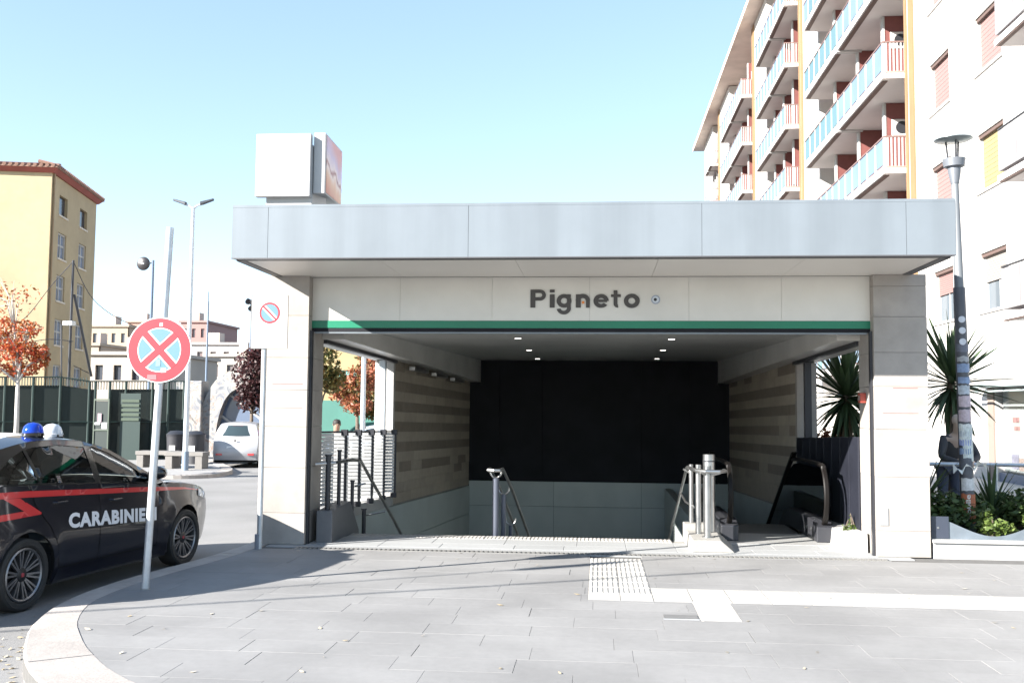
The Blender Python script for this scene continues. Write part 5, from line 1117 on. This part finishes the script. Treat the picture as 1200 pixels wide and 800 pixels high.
def wheel(parent, x, y, sg, r_=.317, rim=.235, spokes=20, sub=True):
    out = lambda a, b, h: (x+a, y+sg*h, r_+b)
    mb = MB(); mb.lathe([(rim-.01, .0), (rim, .075), (rim+.02, .098), (r_-.025, .104), (r_-.006, .09), (r_, .06), (r_, -.06), (r_-.006, -.09), (r_-.03, -.1), (rim, -.09)], out, 36); w = mb.build('wheel', mat('tyre', (.018, .018, .018), .75), parent, smooth='a')
    mb = MB(); mb.lathe([(rim, .085), (rim-.012, .093), (rim-.024, .083), (rim-.03, .03), (rim-.03, -.08)], out, 36); mb.build('rim', ALLOY, w, smooth='a')
    mb = MB(); mb.lathe([(rim-.02, -.02), (.05, .0), (0, .0)], out, 24); mb.build('backing_disc', mat('wheel_shadow', (.03, .03, .032), .5, metal=.5), w)  # dark backing disc, its colour stands in for shade behind the spokes
    mb = MB(); n = spokes
    for i in range(n):
        t = 2*math.pi*i/n+((.05 if i % 2 else -.05) if n > 12 else 0); d = Vector((math.cos(t), math.sin(t))); q = Vector((-d.y, d.x)); wd = .0085 if n > 12 else .02
        def P(r0, s_, h): v = d*r0+q*s_; return out(v.x, v.y, h)
        mb.hexa([P(.055, -wd, .035), P(.055, wd, .035), P(rim-.02, wd*1.05, .05), P(rim-.02, -wd*1.05, .05), P(.055, -wd, .06), P(.055, wd, .06), P(rim-.02, wd*1.05, .082), P(rim-.02, -wd*1.05, .082)])
    mb.build('spokes', ALLOY, w)
    mb = MB(); mb.lathe([(.062, .03), (.062, .062), (.05, .068), (0, .07)], out, 18); mb.build('hub', mat('hub_dark', (.03, .03, .033), .4, metal=.5), w, smooth='a')
    mb = MB(); mb.lathe([(.02, .069), (.018, .074), (0, .075)], out, 14); mb.build('hub_badge', mat('badge_red', (.30, .04, .05), .4), w)
def paint(name, col): return mat(name, col, .3, coat=.55, spec=.25)
CG = glassmat('car_glass', (.60, .72, .70), .62)
def car(name, label, loc, rz, sp, group=None):
    t = thing(name, label, 'car', loc, group, world=False, rz=rz)
    WB_ = sp['wb']; W_ = sp['w']; belt = sp['belt']; x_f = sp['xf']; x_r = sp['xr']; PB = sp['paint']; AR = .372
    def bz(x): return belt[0]+(belt[1]-belt[0])*(x-x_r)/(x_f-x_r)
    def yw(x, z):
        b = bz(x); w = W_
        if z < .55: w -= .06*((.55-z)/.4)**1.6
        elif z < b: w -= .035*((z-.55)/(b-.55))**2
        else: w -= .035+.40*(z-b)+.22*(z-b)**2
        tf = max(0, (x-(WB_-.25))/(x_f-WB_+.25)); tr_ = max(0, (-x-.05)/(-x_r-.05)); w -= .27*tf**2.1+.13*tr_**2.2
        for c in (0, WB_):
            d = math.hypot(x-c, z-.317); w += .014*math.exp(-((d-.40)/.05)**2)
        w -= .008*math.exp(-((z-(b-.13))/.02)**2)*(1 if z < b else 0)
        return w
    S_ = lambda off, sg: (lambda x, z: (x, sg*(yw(x, z)+off), z))
    dark = mat('car_inside', (.012, .012, .013), .8)
    sides = sp['sides']
    for sg in (-1, 1):
        for nm, poly in sides.items():
            mb = panel(poly, [], .07, S_(0, sg)); o = mb.build(nm, PB, t, smooth=True)
        whole = sp['whole']; mb = panel(whole, [], .12, S_(-.022, sg)); mb.build('inner_shell', dark, t)
        mb = panel(sp['house'], sp['windows'], .06, S_(0.001, sg)); mb.build('window_frame', sp['frame'], t, smooth=True)
        for i, w_ in enumerate(sp['windows']):
            mb = panel(w_, [], .08, S_(-.006, sg)); mb.build('side_window', CG, t, smooth=True)
        for hx in sp['handles']:
            z = bz(hx)-.16; mb = MB(); yy = yw(hx, z); mb.tube([(hx-.09, sg*(yy-.01), z), (hx-.07, sg*(yy+.028), z), (hx+.07, sg*(yy+.028), z), (hx+.09, sg*(yy-.01), z)], .013, 6); mb.build('door_handle', PB, t, smooth='a')
        mx_ = sp['mirror']; zz = bz(mx_)+.06; yy = yw(mx_, zz); mb = MB()
        mb.lathe([(0, -.07), (.055, -.06), (.085, -.01), (.08, .06), (.04, .10), (0, .105)], lambda a, b, h: (mx_+h*.9, sg*(yy+.10)+a*1.15, zz+.04+b*.85), 14); mi = mb.build('wing_mirror', sp['mirrorm'], t, smooth=True)
        mb = MB(); mb.hexa([(mx_-.02, sg*(yy-.03), zz-.06), (mx_+.07, sg*(yy-.03), zz-.06), (mx_+.06, sg*(yy+.06), zz-.01), (mx_-.01, sg*(yy+.06), zz-.01), (mx_-.02, sg*(yy-.03), zz-.03), (mx_+.07, sg*(yy-.03), zz-.03), (mx_+.06, sg*(yy+.06), zz+.02), (mx_-.01, sg*(yy+.06), zz+.02)]); mb.build('mirror_arm', RUBBER, mi)
        for x in (0, WB_): wheel(t, x, sg*(W_-.115), sg, spokes=sp.get('spokes', 20))
        hl = sp.get('headlight')
        if hl: mb = panel(hl, [], .06, S_(.004, sg)); mb.build('headlight', mat('lamp_glass', (.5, .55, .6), .08, coat=1), t, smooth=True)
        tlp = sp.get('taillight')
        if tlp: mb = panel(tlp, [], .05, S_(.005, sg)); mb.build('tail_light', mat('tail_red', (.42, .03, .035), .15, coat=1), t, smooth=True)
    # surfaces across the car: bonnet, windscreen, roof, rear window, boot
    for nm, m_, pts, inset in sp['tops']:
        pts = catmull(pts, 5) if len(pts) > 2 else [tuple(pts[0][i]+(pts[1][i]-pts[0][i])*k/5 for i in range(4)) for k in range(6)]
        mb = MB(); n = 14
        for (x, z, cz, cxx) in pts:
            e = yw(x, z)-inset
            for j in range(n+1): s_ = -1+2*j/n; mb.v.append((x+cxx*(1-s_*s_), e*s_, z+cz*(1-abs(s_)**2.6)+(.004 if inset else 0)))
        for i in range(len(pts)-1):
            for j in range(n): a = i*(n+1)+j; mb.f.append((a, a+1, a+n+2, a+n+1))
        mb.build(nm, m_, t, smooth=True)
    mb = MB(); mb.box(x_r+.25, x_f-.25, -W_+.26, W_-.26, .17, .42); mb.box(.38, WB_-.38, -W_+.05, W_-.05, .17, .45); mb.build('underbody', dark, t)
    mb = MB()
    for (sx_, sy_) in ((1.25, -.37), (1.25, .37), (.35, -.37), (.35, .37)):
        if sp.get('seats', True):
            mb.hexa([(sx_-.12, sy_-.23, .5), (sx_+.1, sy_-.23, .5), (sx_+.1, sy_+.23, .5), (sx_-.12, sy_+.23, .5), (sx_-.32, sy_-.2, 1.08), (sx_-.18, sy_-.2, 1.08), (sx_-.18, sy_+.2, 1.08), (sx_-.32, sy_+.2, 1.08)])
    mb.build('seat_row', dark, t, bevel=.04)
    for (sx_, sy_) in ((.97, -.37), (.97, .37), (.07, -.37), (.07, .37)):
        mb = MB(); mb.lathe([(0, -.06), (.10, -.05), (.135, 0), (.10, .05), (0, .06)], lambda a, b, h: (sx_+h, sy_+a*1.05, 1.19+b*.8), 14); mb.build('headrest', dark, t, smooth=True)
    mb = MB(); mb.hexa([(1.75, -.65, .8), (2.2, -.65, .85), (2.2, .65, .85), (1.75, .65, .8), (1.75, -.65, .97), (2.2, -.65, .98), (2.2, .65, .98), (1.75, .65, .97)]); mb.build('dashboard', dark, t, bevel=.03)
    return t, yw, S_
NAVY = paint('police_navy', (.004, .005, .011)); BLK = mat('gloss_black', (.008, .008, .009), .15, coat=.5)
fa = arch(2.638, .372); ra = arch(0, .372)
tipo = dict(wb=2.638, w=.885, belt=(1.15, .90), xf=3.53, xr=-.98, paint=NAVY, frame=BLK, mirror=1.92, mirrorm=BLK, handles=(.42, 1.27), spokes=20,
    sides={
     'front_fender': [(2.06, .31)]+[(2.24, .20)]+fa[::-1]+[(3.02, .20), (3.40, .22), (3.50, .42), (3.49, .62), (3.38, .775), (3.05, .865), (2.6, .93), (2.17, .972), (2.10, .93), (2.035, .62)],
     'front_door': [(1.03, .315), (2.05, .315), (2.022, .62), (2.09, .93), (2.05, .96), (1.03, 1.035)],
     'rear_door': [(1.02, .315), (1.02, 1.035), (.02, 1.09), (.12, .88), (.30, .70), (.41, .52), (.44, .315)],
     'rear_quarter': [(.37, .20), (.43, .305), (.40, .52), (.29, .695), (.108, .875), (.008, 1.09), (-.62, 1.115), (-.92, 1.06), (-.97, .85), (-.97, .45), (-.92, .24), (-.372, .20)]+ra[::-1],
     'sill': [(.375, .17), (2.26, .17), (2.235, .305), (.44, .305)]},
    whole=[(-.95, .24), (-.36, .22)]+ra[::-1]+[(.36, .17), (2.27, .17)]+fa[::-1]+[(3.0, .22), (3.40, .24), (3.48, .45), (3.36, .76), (2.6, .91), (2.1, .94), (.0, 1.06), (-.9, 1.03)],
    house=[(2.17, .973), (2.05, .962), (1.03, 1.037), (.02, 1.092), (-.62, 1.117), (-.82, 1.11), (-.55, 1.28), (-.25, 1.405), (.2, 1.465), (.6, 1.475), (1.0, 1.45), (1.38, 1.36), (1.75, 1.185)],
    windows=[[(1.07, 1.05), (1.93, .988), (1.90, 1.03), (1.62, 1.195), (1.36, 1.325), (1.14, 1.392), (1.09, 1.385)], [(.97, 1.055), (1.0, 1.393), (.62, 1.425), (.25, 1.415), (.14, 1.40), (.20, 1.10)], [(.16, 1.102), (.10, 1.395), (-.10, 1.335), (-.30, 1.23), (-.40, 1.145), (-.32, 1.12)]],
    taillight=[(-.94, 1.0), (-.965, .84), (-.80, .87), (-.70, .99)],
    headlight=[(3.0, .76), (3.38, .68), (3.43, .715), (3.30, .785), (3.02, .84)],
    tops=[('bonnet', NAVY, [(3.38, .775, .02, .10), (3.05, .865, .05, .02), (2.6, .93, .06, 0), (2.17, .972, .06, .0)], 0),
          ('bumper', NAVY, [(3.40, .22, 0, .10), (3.50, .42, 0, .12), (3.49, .62, 0, .12), (3.38, .775, .02, .10)], 0),
          ('windscreen', CG, [(2.17, .972, .06, .10), (1.75, 1.185, .04, .10), (1.38, 1.36, .04, .06)], 0),
          ('roof', NAVY, [(1.38, 1.36, .04, .06), (1.0, 1.45, .045, 0), (.6, 1.475, .05, 0), (.2, 1.465, .05, 0), (-.25, 1.405, .05, 0)], 0),
          ('roof_panel', mat('police_white', (.70, .70, .70), .3, coat=.5), [(1.2, 1.41, .052, .03), (1.0, 1.45, .052, 0), (.6, 1.475, .056, 0), (.2, 1.465, .056, 0), (-.15, 1.425, .056, 0)], .10),
          ('rear_window', CG, [(-.25, 1.405, .05, 0), (-.55, 1.28, .04, -.04), (-.82, 1.11, .04, -.05)], 0),
          ('boot', NAVY, [(-.82, 1.11, .04, -.05), (-.92, 1.06, .03, -.05), (-.97, .85, 0, -.08), (-.97, .45, 0, -.08), (-.92, .24, 0, -.05)], 0)])
pc_, pyw, pS = car('police_car', 'dark navy police saloon with red stripe and white CARABINIERI lettering at the kerb', (-5.85, 8.50, -.13), R(90-7.2), tipo)
mb = MB(); mb.box(-1.065, -1.045, -.26, .26, .70, .81); mb.build('number_plate', SWH, pc_)
for sg in (-1, 1):
    mb = MB(); mb.box(-1.05, -1.0, sg*.58-.12, sg*.58+.12, .86, .97); mb.build('tail_light', mat('tail_red', (.42, .03, .035), .15, coat=1), pc_, bevel=.02)
PRED = mat('stripe_red', (.50, .022, .025), .3, coat=.6)
for sg in (-1, 1):
    for poly in ([(3.2, .80), (2.6, .885), (1.9, .94), (.0, 1.045), (-.85, 1.075), (-.85, 1.02), (0, .99), (1.9, .893), (2.6, .862)], [(-.30, 1.0), (-.10, .99), (.17, .842), (.16, .828), (-.85, .80), (-.85, .855), (-.06, .875)]):
        mb = panel(poly, [], .07, pS(.0035, sg)); mb.build('red_stripe', PRED, pc_, smooth=True)
    for (txt, x0, w, z0, h, c) in (('CARABINIERI', .54, 1.46, .612, .142, (.68, .68, .70)), ('112', -.66, .28, 1.135, .085, (.62, .60, .62))):
        me = textmesh('lettering', txt, .2, 0, mat('lettering_%d' % int(c[0]*100), c, .4), bold=.010, space=1.12); fit(me, w, h, 0, 0)
        for v in me.vertices:
            u = v.co.x; x = (x0+u) if sg < 0 else (x0+w-u); z = z0+v.co.y+(.055*(1.4-x) if h > .12 else 0); yy = sg*(pyw(x, z)+.0045); v.co = (x, yy, z)
        mk('lettering', me, None, pc_)
mb = MB(); mb.box(.55, .65, -.50, -.30, 1.49, 1.534); mb.box(.93, 1.03, -.44, -.24, 1.47, 1.517); mb.build('beacon_bar', BLK, pc_, bevel=.01)
dome = lambda y0: (lambda a, b, h: ((.60 if y0 < -.4 else .98)+a*.8, y0+b*.8, (1.532 if y0 < -.4 else 1.515)+h*.75))
BLU = bpy.data.materials.new('beacon_blue'); BLU.use_nodes = True; b_ = BLU.node_tree.nodes['Principled BSDF']; b_.inputs['Base Color'].default_value = (.01, .06, .55, 1); b_.inputs['Roughness'].default_value = .08; b_.inputs['Transmission Weight'].default_value = .45
CLR = bpy.data.materials.new('beacon_clear'); CLR.use_nodes = True; b_ = CLR.node_tree.nodes['Principled BSDF']; b_.inputs['Base Color'].default_value = (.75, .78, .82, 1); b_.inputs['Roughness'].default_value = .08; b_.inputs['Transmission Weight'].default_value = .35
for y0, m_ in ((-.42, BLU), (-.34, CLR)):
    mb = MB(); mb.lathe([(.12, 0), (.118, .04), (.10, .09), (.065, .125), (0, .14)], dome(y0), 24); be = mb.build('beacon', m_, pc_, smooth=True)
    mb = MB(); mb.lathe([(.13, -.03), (.13, .005), (.12, .01), (0, .01)], dome(y0), 24); mb.build('beacon_base', SWH if y0 > -.4 else BLK, be, smooth='a')
    mb = MB(); mb.cyl((.60 if y0 < -.4 else .98, y0, 1.52), (.60 if y0 < -.4 else .98, y0, 1.59), .035, n=10); mb.build('reflector', STEEL, be)
mb = MB(); mb.tube([(-.15, -.1, 1.47), (-.22, -.1, 1.73)], [.012, .004], 6); mb.build('antenna', RUBBER, pc_)
mb = MB(); mb.box(-.18, -.08, -.14, -.06, 1.46, 1.485); mb.build('antenna_base', RUBBER, pc_, bevel=.01)
# a small hatchback seen from behind
fa2 = arch(2.51, .36, zc=.305); ra2 = arch(0, .36, zc=.305)
def hatch(pm): return dict(wb=2.51, w=.84, belt=(1.02, .93), xf=3.26, xr=-.80, paint=pm, frame=pm, mirror=1.80, mirrorm=pm, handles=(.45, 1.2), spokes=10,
    sides={
     'front_fender': [(2.0, .30), (2.12, .20)]+fa2[::-1]+[(2.88, .20), (3.12, .22), (3.22, .42), (3.20, .60), (3.05, .74), (2.6, .88), (2.1, .96), (2.0, .62)],
     'front_door': [(.85, .305), (1.99, .305), (1.99, .62), (2.08, .955), (.85, .99)],
     'rear_quarter': [(.36, .20), (.84, .305), (.84, .99), (-.55, 1.02), (-.66, .98), (-.76, .75), (-.78, .45), (-.72, .24), (-.36, .20)]+ra2[::-1],
     'sill': [(.365, .17), (2.13, .17), (2.10, .30), (.84, .295), (.42, .22)]},
    whole=[(-.72, .24), (-.36, .22)]+ra2[::-1]+[(.36, .17), (2.15, .17)]+fa2[::-1]+[(2.88, .22), (3.12, .24), (3.2, .45), (3.04, .72), (2.6, .86), (2.1, .94), (.0, .98), (-.6, .98)],
    house=[(2.1, .961), (.85, .991), (-.55, 1.021), (-.64, 1.03), (-.52, 1.24), (-.38, 1.40), (-.2, 1.445), (.3, 1.475), (.8, 1.465), (1.25, 1.38), (1.6, 1.24)],
    windows=[[(.86, 1.01), (1.88, .99), (1.5, 1.23), (1.2, 1.355), (.9, 1.40)], [(.80, 1.015), (.84, 1.405), (.4, 1.42), (.0, 1.36), (-.14, 1.20), (-.05, 1.05)]],
    headlight=[(2.75, .70), (3.12, .60), (3.16, .64), (3.02, .72), (2.8, .82)],
    taillight=[(-.44, 1.30), (-.50, 1.22), (-.61, 1.03), (-.65, .93), (-.50, .95), (-.42, 1.12), (-.36, 1.30)],
    tops=[('bonnet', pm, [(3.05, .74, .03, .10), (2.6, .88, .06, .02), (2.1, .961, .06, 0)], 0), ('bumper', pm, [(3.12, .22, 0, .1), (3.22, .42, 0, .1), (3.2, .60, 0, .1), (3.05, .74, .03, .1)], 0),
          ('windscreen', CG, [(2.1, .961, .06, .08), (1.6, 1.24, .05, .08), (1.25, 1.38, .05, .05)], 0), ('roof', pm, [(1.25, 1.38, .05, .05), (.8, 1.465, .045, 0), (.3, 1.475, .045, 0), (-.2, 1.445, .045, -.02), (-.38, 1.40, .03, -.05)], 0),
          ('tailgate', pm, [(-.38, 1.40, .03, -.05), (-.52, 1.24, 0, -.07), (-.64, 1.03, 0, -.08), (-.66, .98, 0, -.08), (-.74, .78, 0, -.08)], 0),
          ('rear_window', mat('dark_rear_glass', (.03, .045, .05), .08, coat=.5), [(-.405, 1.375, .025, -.062), (-.52, 1.24, 0, -.083), (-.632, 1.055, 0, -.094)], .11),
          ('rear_bumper', pm, [(-.74, .78, 0, -.09), (-.79, .62, 0, -.10), (-.79, .45, 0, -.10), (-.74, .26, 0, -.06)], 0)])
def rear_bits(t):
    mb = MB(); mb.hexa([(-.872, -.27, .60), (-.872, .27, .60), (-.86, .27, .60), (-.86, -.27, .60), (-.862, -.27, .72), (-.862, .27, .72), (-.85, .27, .72), (-.85, -.27, .72)]); mb.build('number_plate', SWH, t)
    for sg in (-1, 1):
        mb = MB(); mb.box(-.86, -.80, sg*.52-.10, sg*.52+.10, .42, .48); mb.build('rear_reflector', mat('tail_red', (0, 0, 0)), t)
    mb = MB(); mb.box(-.47, -.40, -.16, .16, 1.385, 1.405); mb.build('brake_light', mat('tail_red', (0, 0, 0)), t)
    mb = MB(); mb.cyl((-.842, 0, .90), (-.83, 0, .905), .04, n=14); mb.build('badge', STEEL, t)
p = A(271, 548, 32.0)
t, _, _ = car('parked_car', 'silver-white hatchback seen from behind left of the station entrance', (p.x-.05, 32.9, gz(32)), R(90+9), hatch(paint('silver_paint', (.33, .335, .35))), 'parked small cars'); rear_bits(t)
p = A(447, 505, 31.0)
t, _, _ = car('parked_car', 'pale blue hatchback just visible behind the slatted screens', (p.x+.6, 32.0, gz(32)), R(190), hatch(paint('pale_blue_paint', (.42, .50, .60))), 'parked small cars'); rear_bits(t)

# ------------------------------------------------------------------ people
def skin_mesh(name, verts, edges, m, parent, root=0, lv_=2):
    me = bpy.data.meshes.new(name); me.from_pydata([v[:3] for v in verts], edges, []); me.materials.append(m)
    o = bpy.data.objects.new(name, me); COL.objects.link(o); o.parent = parent
    sk = o.modifiers.new('skin', 'SKIN'); sk.use_smooth_shade = True
    for i, v in enumerate(verts): d = me.skin_vertices[0].data[i]; d.radius = (v[3], v[4] if len(v) > 4 else v[3]); d.use_root = (i == root)
    sb = o.modifiers.new('sub', 'SUBSURF'); sb.levels = 1; sb.render_levels = lv_; return o
def person(label, loc, rz, top, legs, hairc, lean, arms, skinc=(.26, .16, .115)):
    t = thing('person', label, 'person', loc, world=False, rz=rz); SK = mat('skin_%d' % int(skinc[0]*100), skinc, .55); TM = mat('top_%d' % int(top[0]*1e4), top, .85, var=.15, vs_=30); LM = mat('trousers_%d' % int(legs[0]*1e4), legs, .85)
    hip = Vector((0, 0, .92)); ax = Vector((0, -math.sin(lean), math.cos(lean)))          # faces -y
    def T(u, f=0, s_=0): v = hip+ax*u+Vector((s_, -f*math.cos(lean), -f*math.sin(lean)*.3)); return v
    nk = T(.53); hb = nk+Vector((0, -.03-.05*math.sin(lean), .10)); ht = hb+Vector((0, -.02, .17))
    sh = [T(.45, 0, s_*.17) for s_ in (-1, 1)]
    V = [(*hip, .13, .10), (*T(.22), .12, .09), (*T(.42), .13, .095), (*nk, .055), (*hb, .072, .085), (*((hb+ht)/2), .078, .095), (*ht, .055, .07)]
    E_ = [(0, 1), (1, 2), (2, 3), (3, 4), (4, 5), (5, 6)]; hands = []
    TV = [(*hip, .15, .115), (*T(.2), .145, .11), (*T(.40), .155, .12), (*T(.50), .105)]; TE = [(0, 1), (1, 2), (2, 3)]
    for k, s_ in enumerate((-1, 1)):
        el_, wr = [Vector(q) for q in arms[k]]; b = len(V); V += [(*sh[k], .06), (*el_, .042), (*wr, .03)]; E_ += [(2, b), (b, b+1), (b+1, b+2)]
        b2 = len(TV); TV += [(*sh[k], .075), (*el_, .056), (*(el_+(wr-el_)*.85), .046)]; TE += [(2, b2), (b2, b2+1), (b2+1, b2+2)]
        d = (wr-el_).normalized(); sd = d.cross(Vector((0, 0, 1))).normalized() if abs(d.z) < .9 else Vector((0, 1, 0)); pm = wr+d*.07; V.append((*pm, .036, .02)); pi_ = len(V)-1; E_.append((b+2, pi_))
        for i, (off, ln) in enumerate(((-.03, .065), (-.01, .08), (.01, .085), (.03, .07))):
            q = len(V); a = pm+sd*off+d*.02; V += [(*a, .010), (*(a+d*ln*.55), .009), (*(a+d*ln*.85+Vector((0, 0, -.02))), .008)]; E_ += [(pi_, q), (q, q+1), (q+1, q+2)]
        q = len(V); a = wr+d*.03+sd*-.035; V += [(*a, .011), (*(a+d*.04-sd*.02), .010)]; E_ += [(b+2, q), (q, q+1)]
    LV = [(*hip, .15, .12)]; LE = []
    for s_ in (-1, 1):
        b = len(V); V += [(s_*.09, 0, .86, .085), (s_*.10, -.02, .48, .058), (s_*.10, .02, .09, .04), (s_*.11, -.12, .045, .04, .03)]; E_ += [(0, b), (b, b+1), (b+1, b+2), (b+2, b+3)]
        b = len(LV); LV += [(s_*.09, 0, .84, .105), (s_*.10, -.02, .48, .078), (s_*.10, .02, .10, .062)]; LE += [(0, b), (b, b+1), (b+1, b+2)]
        mb = MB(); mb.hexa([(s_*.11-.045, .08, 0), (s_*.11+.045, .08, 0), (s_*.11+.05, -.19, 0), (s_*.11-.05, -.19, 0), (s_*.11-.04, .07, .09), (s_*.11+.04, .07, .09), (s_*.11+.035, -.16, .05), (s_*.11-.035, -.16, .05)]); mb.build('shoe', RUBBER, t, bevel=.02)
    skin_mesh('body', V, E_, SK, t); skin_mesh('jacket', TV, TE, TM, t); skin_mesh('trousers', LV, LE, LM, t)
    c = (hb+ht)/2
    mb = MB(); mb.lathe([(.085, -.02), (.094, .03), (.085, .075), (.055, .105), (0, .115)], lambda a, b, h: (c.x+a*.95, c.y+.016+b*1.05, c.z+h), 18); mb.build('hair', mat('hair_%d' % int(hairc[0]*1000), hairc, .7), t, smooth=True)
    for s_ in (-1, 1):
        mb = MB(); mb.lathe([(0, -.012), (.011, 0), (0, .012)], lambda a, b, h: (c.x+s_*.032+a, c.y-.088+b*.5, c.z+.0+h), 8); mb.build('eye', mat('eye_dark', (.03, .025, .02), .3), t)
        mb = MB(); mb.lathe([(0, -.03), (.012, 0), (0, .03)], lambda a, b, h: (c.x+s_*.085+a*.7, c.y+.005+b*1.4, c.z-.005+h), 8); mb.build('ear', SK, t, smooth=True)
    mb = MB(); mb.hexa([(c.x-.016, c.y-.085, c.z-.045), (c.x+.016, c.y-.085, c.z-.045), (c.x+.01, c.y-.07, c.z-.045), (c.x-.01, c.y-.07, c.z-.045), (c.x-.007, c.y-.092, c.z-.005), (c.x+.007, c.y-.092, c.z-.005), (c.x+.005, c.y-.07, c.z+.01), (c.x-.005, c.y-.07, c.z+.01)]); mb.build('nose', SK, t, bevel=.006)
    mb = MB(); mb.box(c.x-.024, c.x+.024, c.y-.091, c.y-.08, c.z-.071, c.z-.063); mb.build('mouth', mat('lips', (.35, .14, .12), .5), t)
    return t
p = A(394, 500, 21)
person('person in dark clothing standing behind the slatted screens', (p.x, 21, gz(21)-.10), R(25), (.015, .016, .02), (.03, .03, .04), (.015, .012, .010), .06, (((-.27, .03, 1.14), (-.26, -.08, .90)), ((.27, .03, 1.14), (.26, -.08, .90))))
p = A(1115, 520, 15.3)
person('bald person in a dark grey sweater leaning on a rail behind the lamp post', (p.x, 15.45, -.0), R(5), (.05, .05, .055), (.06, .07, .10), (.42, .34, .29), .62, (((-.27, -.38, 1.02), (-.04, -.60, .93)), ((.27, -.38, 1.02), (.06, -.62, .94))), (.42, .31, .25))
rl = thing('railing', 'pale metal railing the person in grey leans on', 'railing', (5.4, 14.85, 0))
mb = MB(); mb.tube([(4.4, 14.85, .93), (7.6, 14.85, .93)], .03, 8); mb.build('top_rail', GALV, rl)
for x in (4.5, 5.7, 6.9): mb = MB(); mb.cyl((x, 14.85, -.02), (x, 14.85, .92), .025, n=8); mb.build('post', GALV, rl)
mb = MB(); mb.tube([(4.5, 14.85, .45), (6.9, 14.85, .45)], .018, 6); mb.build('mid_rail', GALV, rl)

# ------------------------------------------------------------------ small litter: dry leaves along the kerb and on the paving
r_ = random.Random(11); mb = MB()
def leaf(x, y, z, s_):
    a = r_.uniform(0, 6.28); c_, s2 = math.cos(a)*s_, math.sin(a)*s_; u = r_.uniform(.002, .012)
    mb.add([(x-c_, y-s2, z+.003), (x+s2*.5, y-c_*.5, z+u), (x+c_, y+s2, z+.004+u), (x-s2*.5, y+c_*.5, z+.004)], [(0, 1, 2, 3)])
for i in range(46): leaf(r_.uniform(-3.8, 4.2), r_.uniform(6.1, 11.5), .001, r_.uniform(.012, .034))
for i in range(70):
    k = r_.randint(30, 50); q = KO[min(k, len(KO)-1)]; d = abs(r_.gauss(0, .10))+.02; leaf(q[0]-d*.8, q[1]-d*.6, -.129, r_.uniform(.012, .03))
for i in range(60): leaf(r_.uniform(-18, -11), 25.75+r_.gauss(0, .12)-.2, gz(25.6)+.003, r_.uniform(.02, .05))
stuff(mb.build('fallen_leaves', leafmat('dry_leaf', [(.55, .48, .34), (.40, .32, .2), (.62, .58, .5)], .1)))
o = bpy.data.objects['fallen_leaves']; o['label'] = 'pale dry leaves scattered over the paving and along the kerb'; o['category'] = 'leaves'
lc = thing('access_cover', 'small dark rectangular plate in the paving in front of the guide path', 'cover', (.97, 8.02, 0))
mb = MB(); mb.box(.54, .815, 8.18, 8.34, -.02, .0035); mb.build('plate', mat('plate_grey', (.15, .148, .145), .6, var=.2, vs_=10), lc); mb = MB(); mb.box(.535, .82, 8.172, 8.179, -.02, .0038); mb.build('frame', GALV, lc)
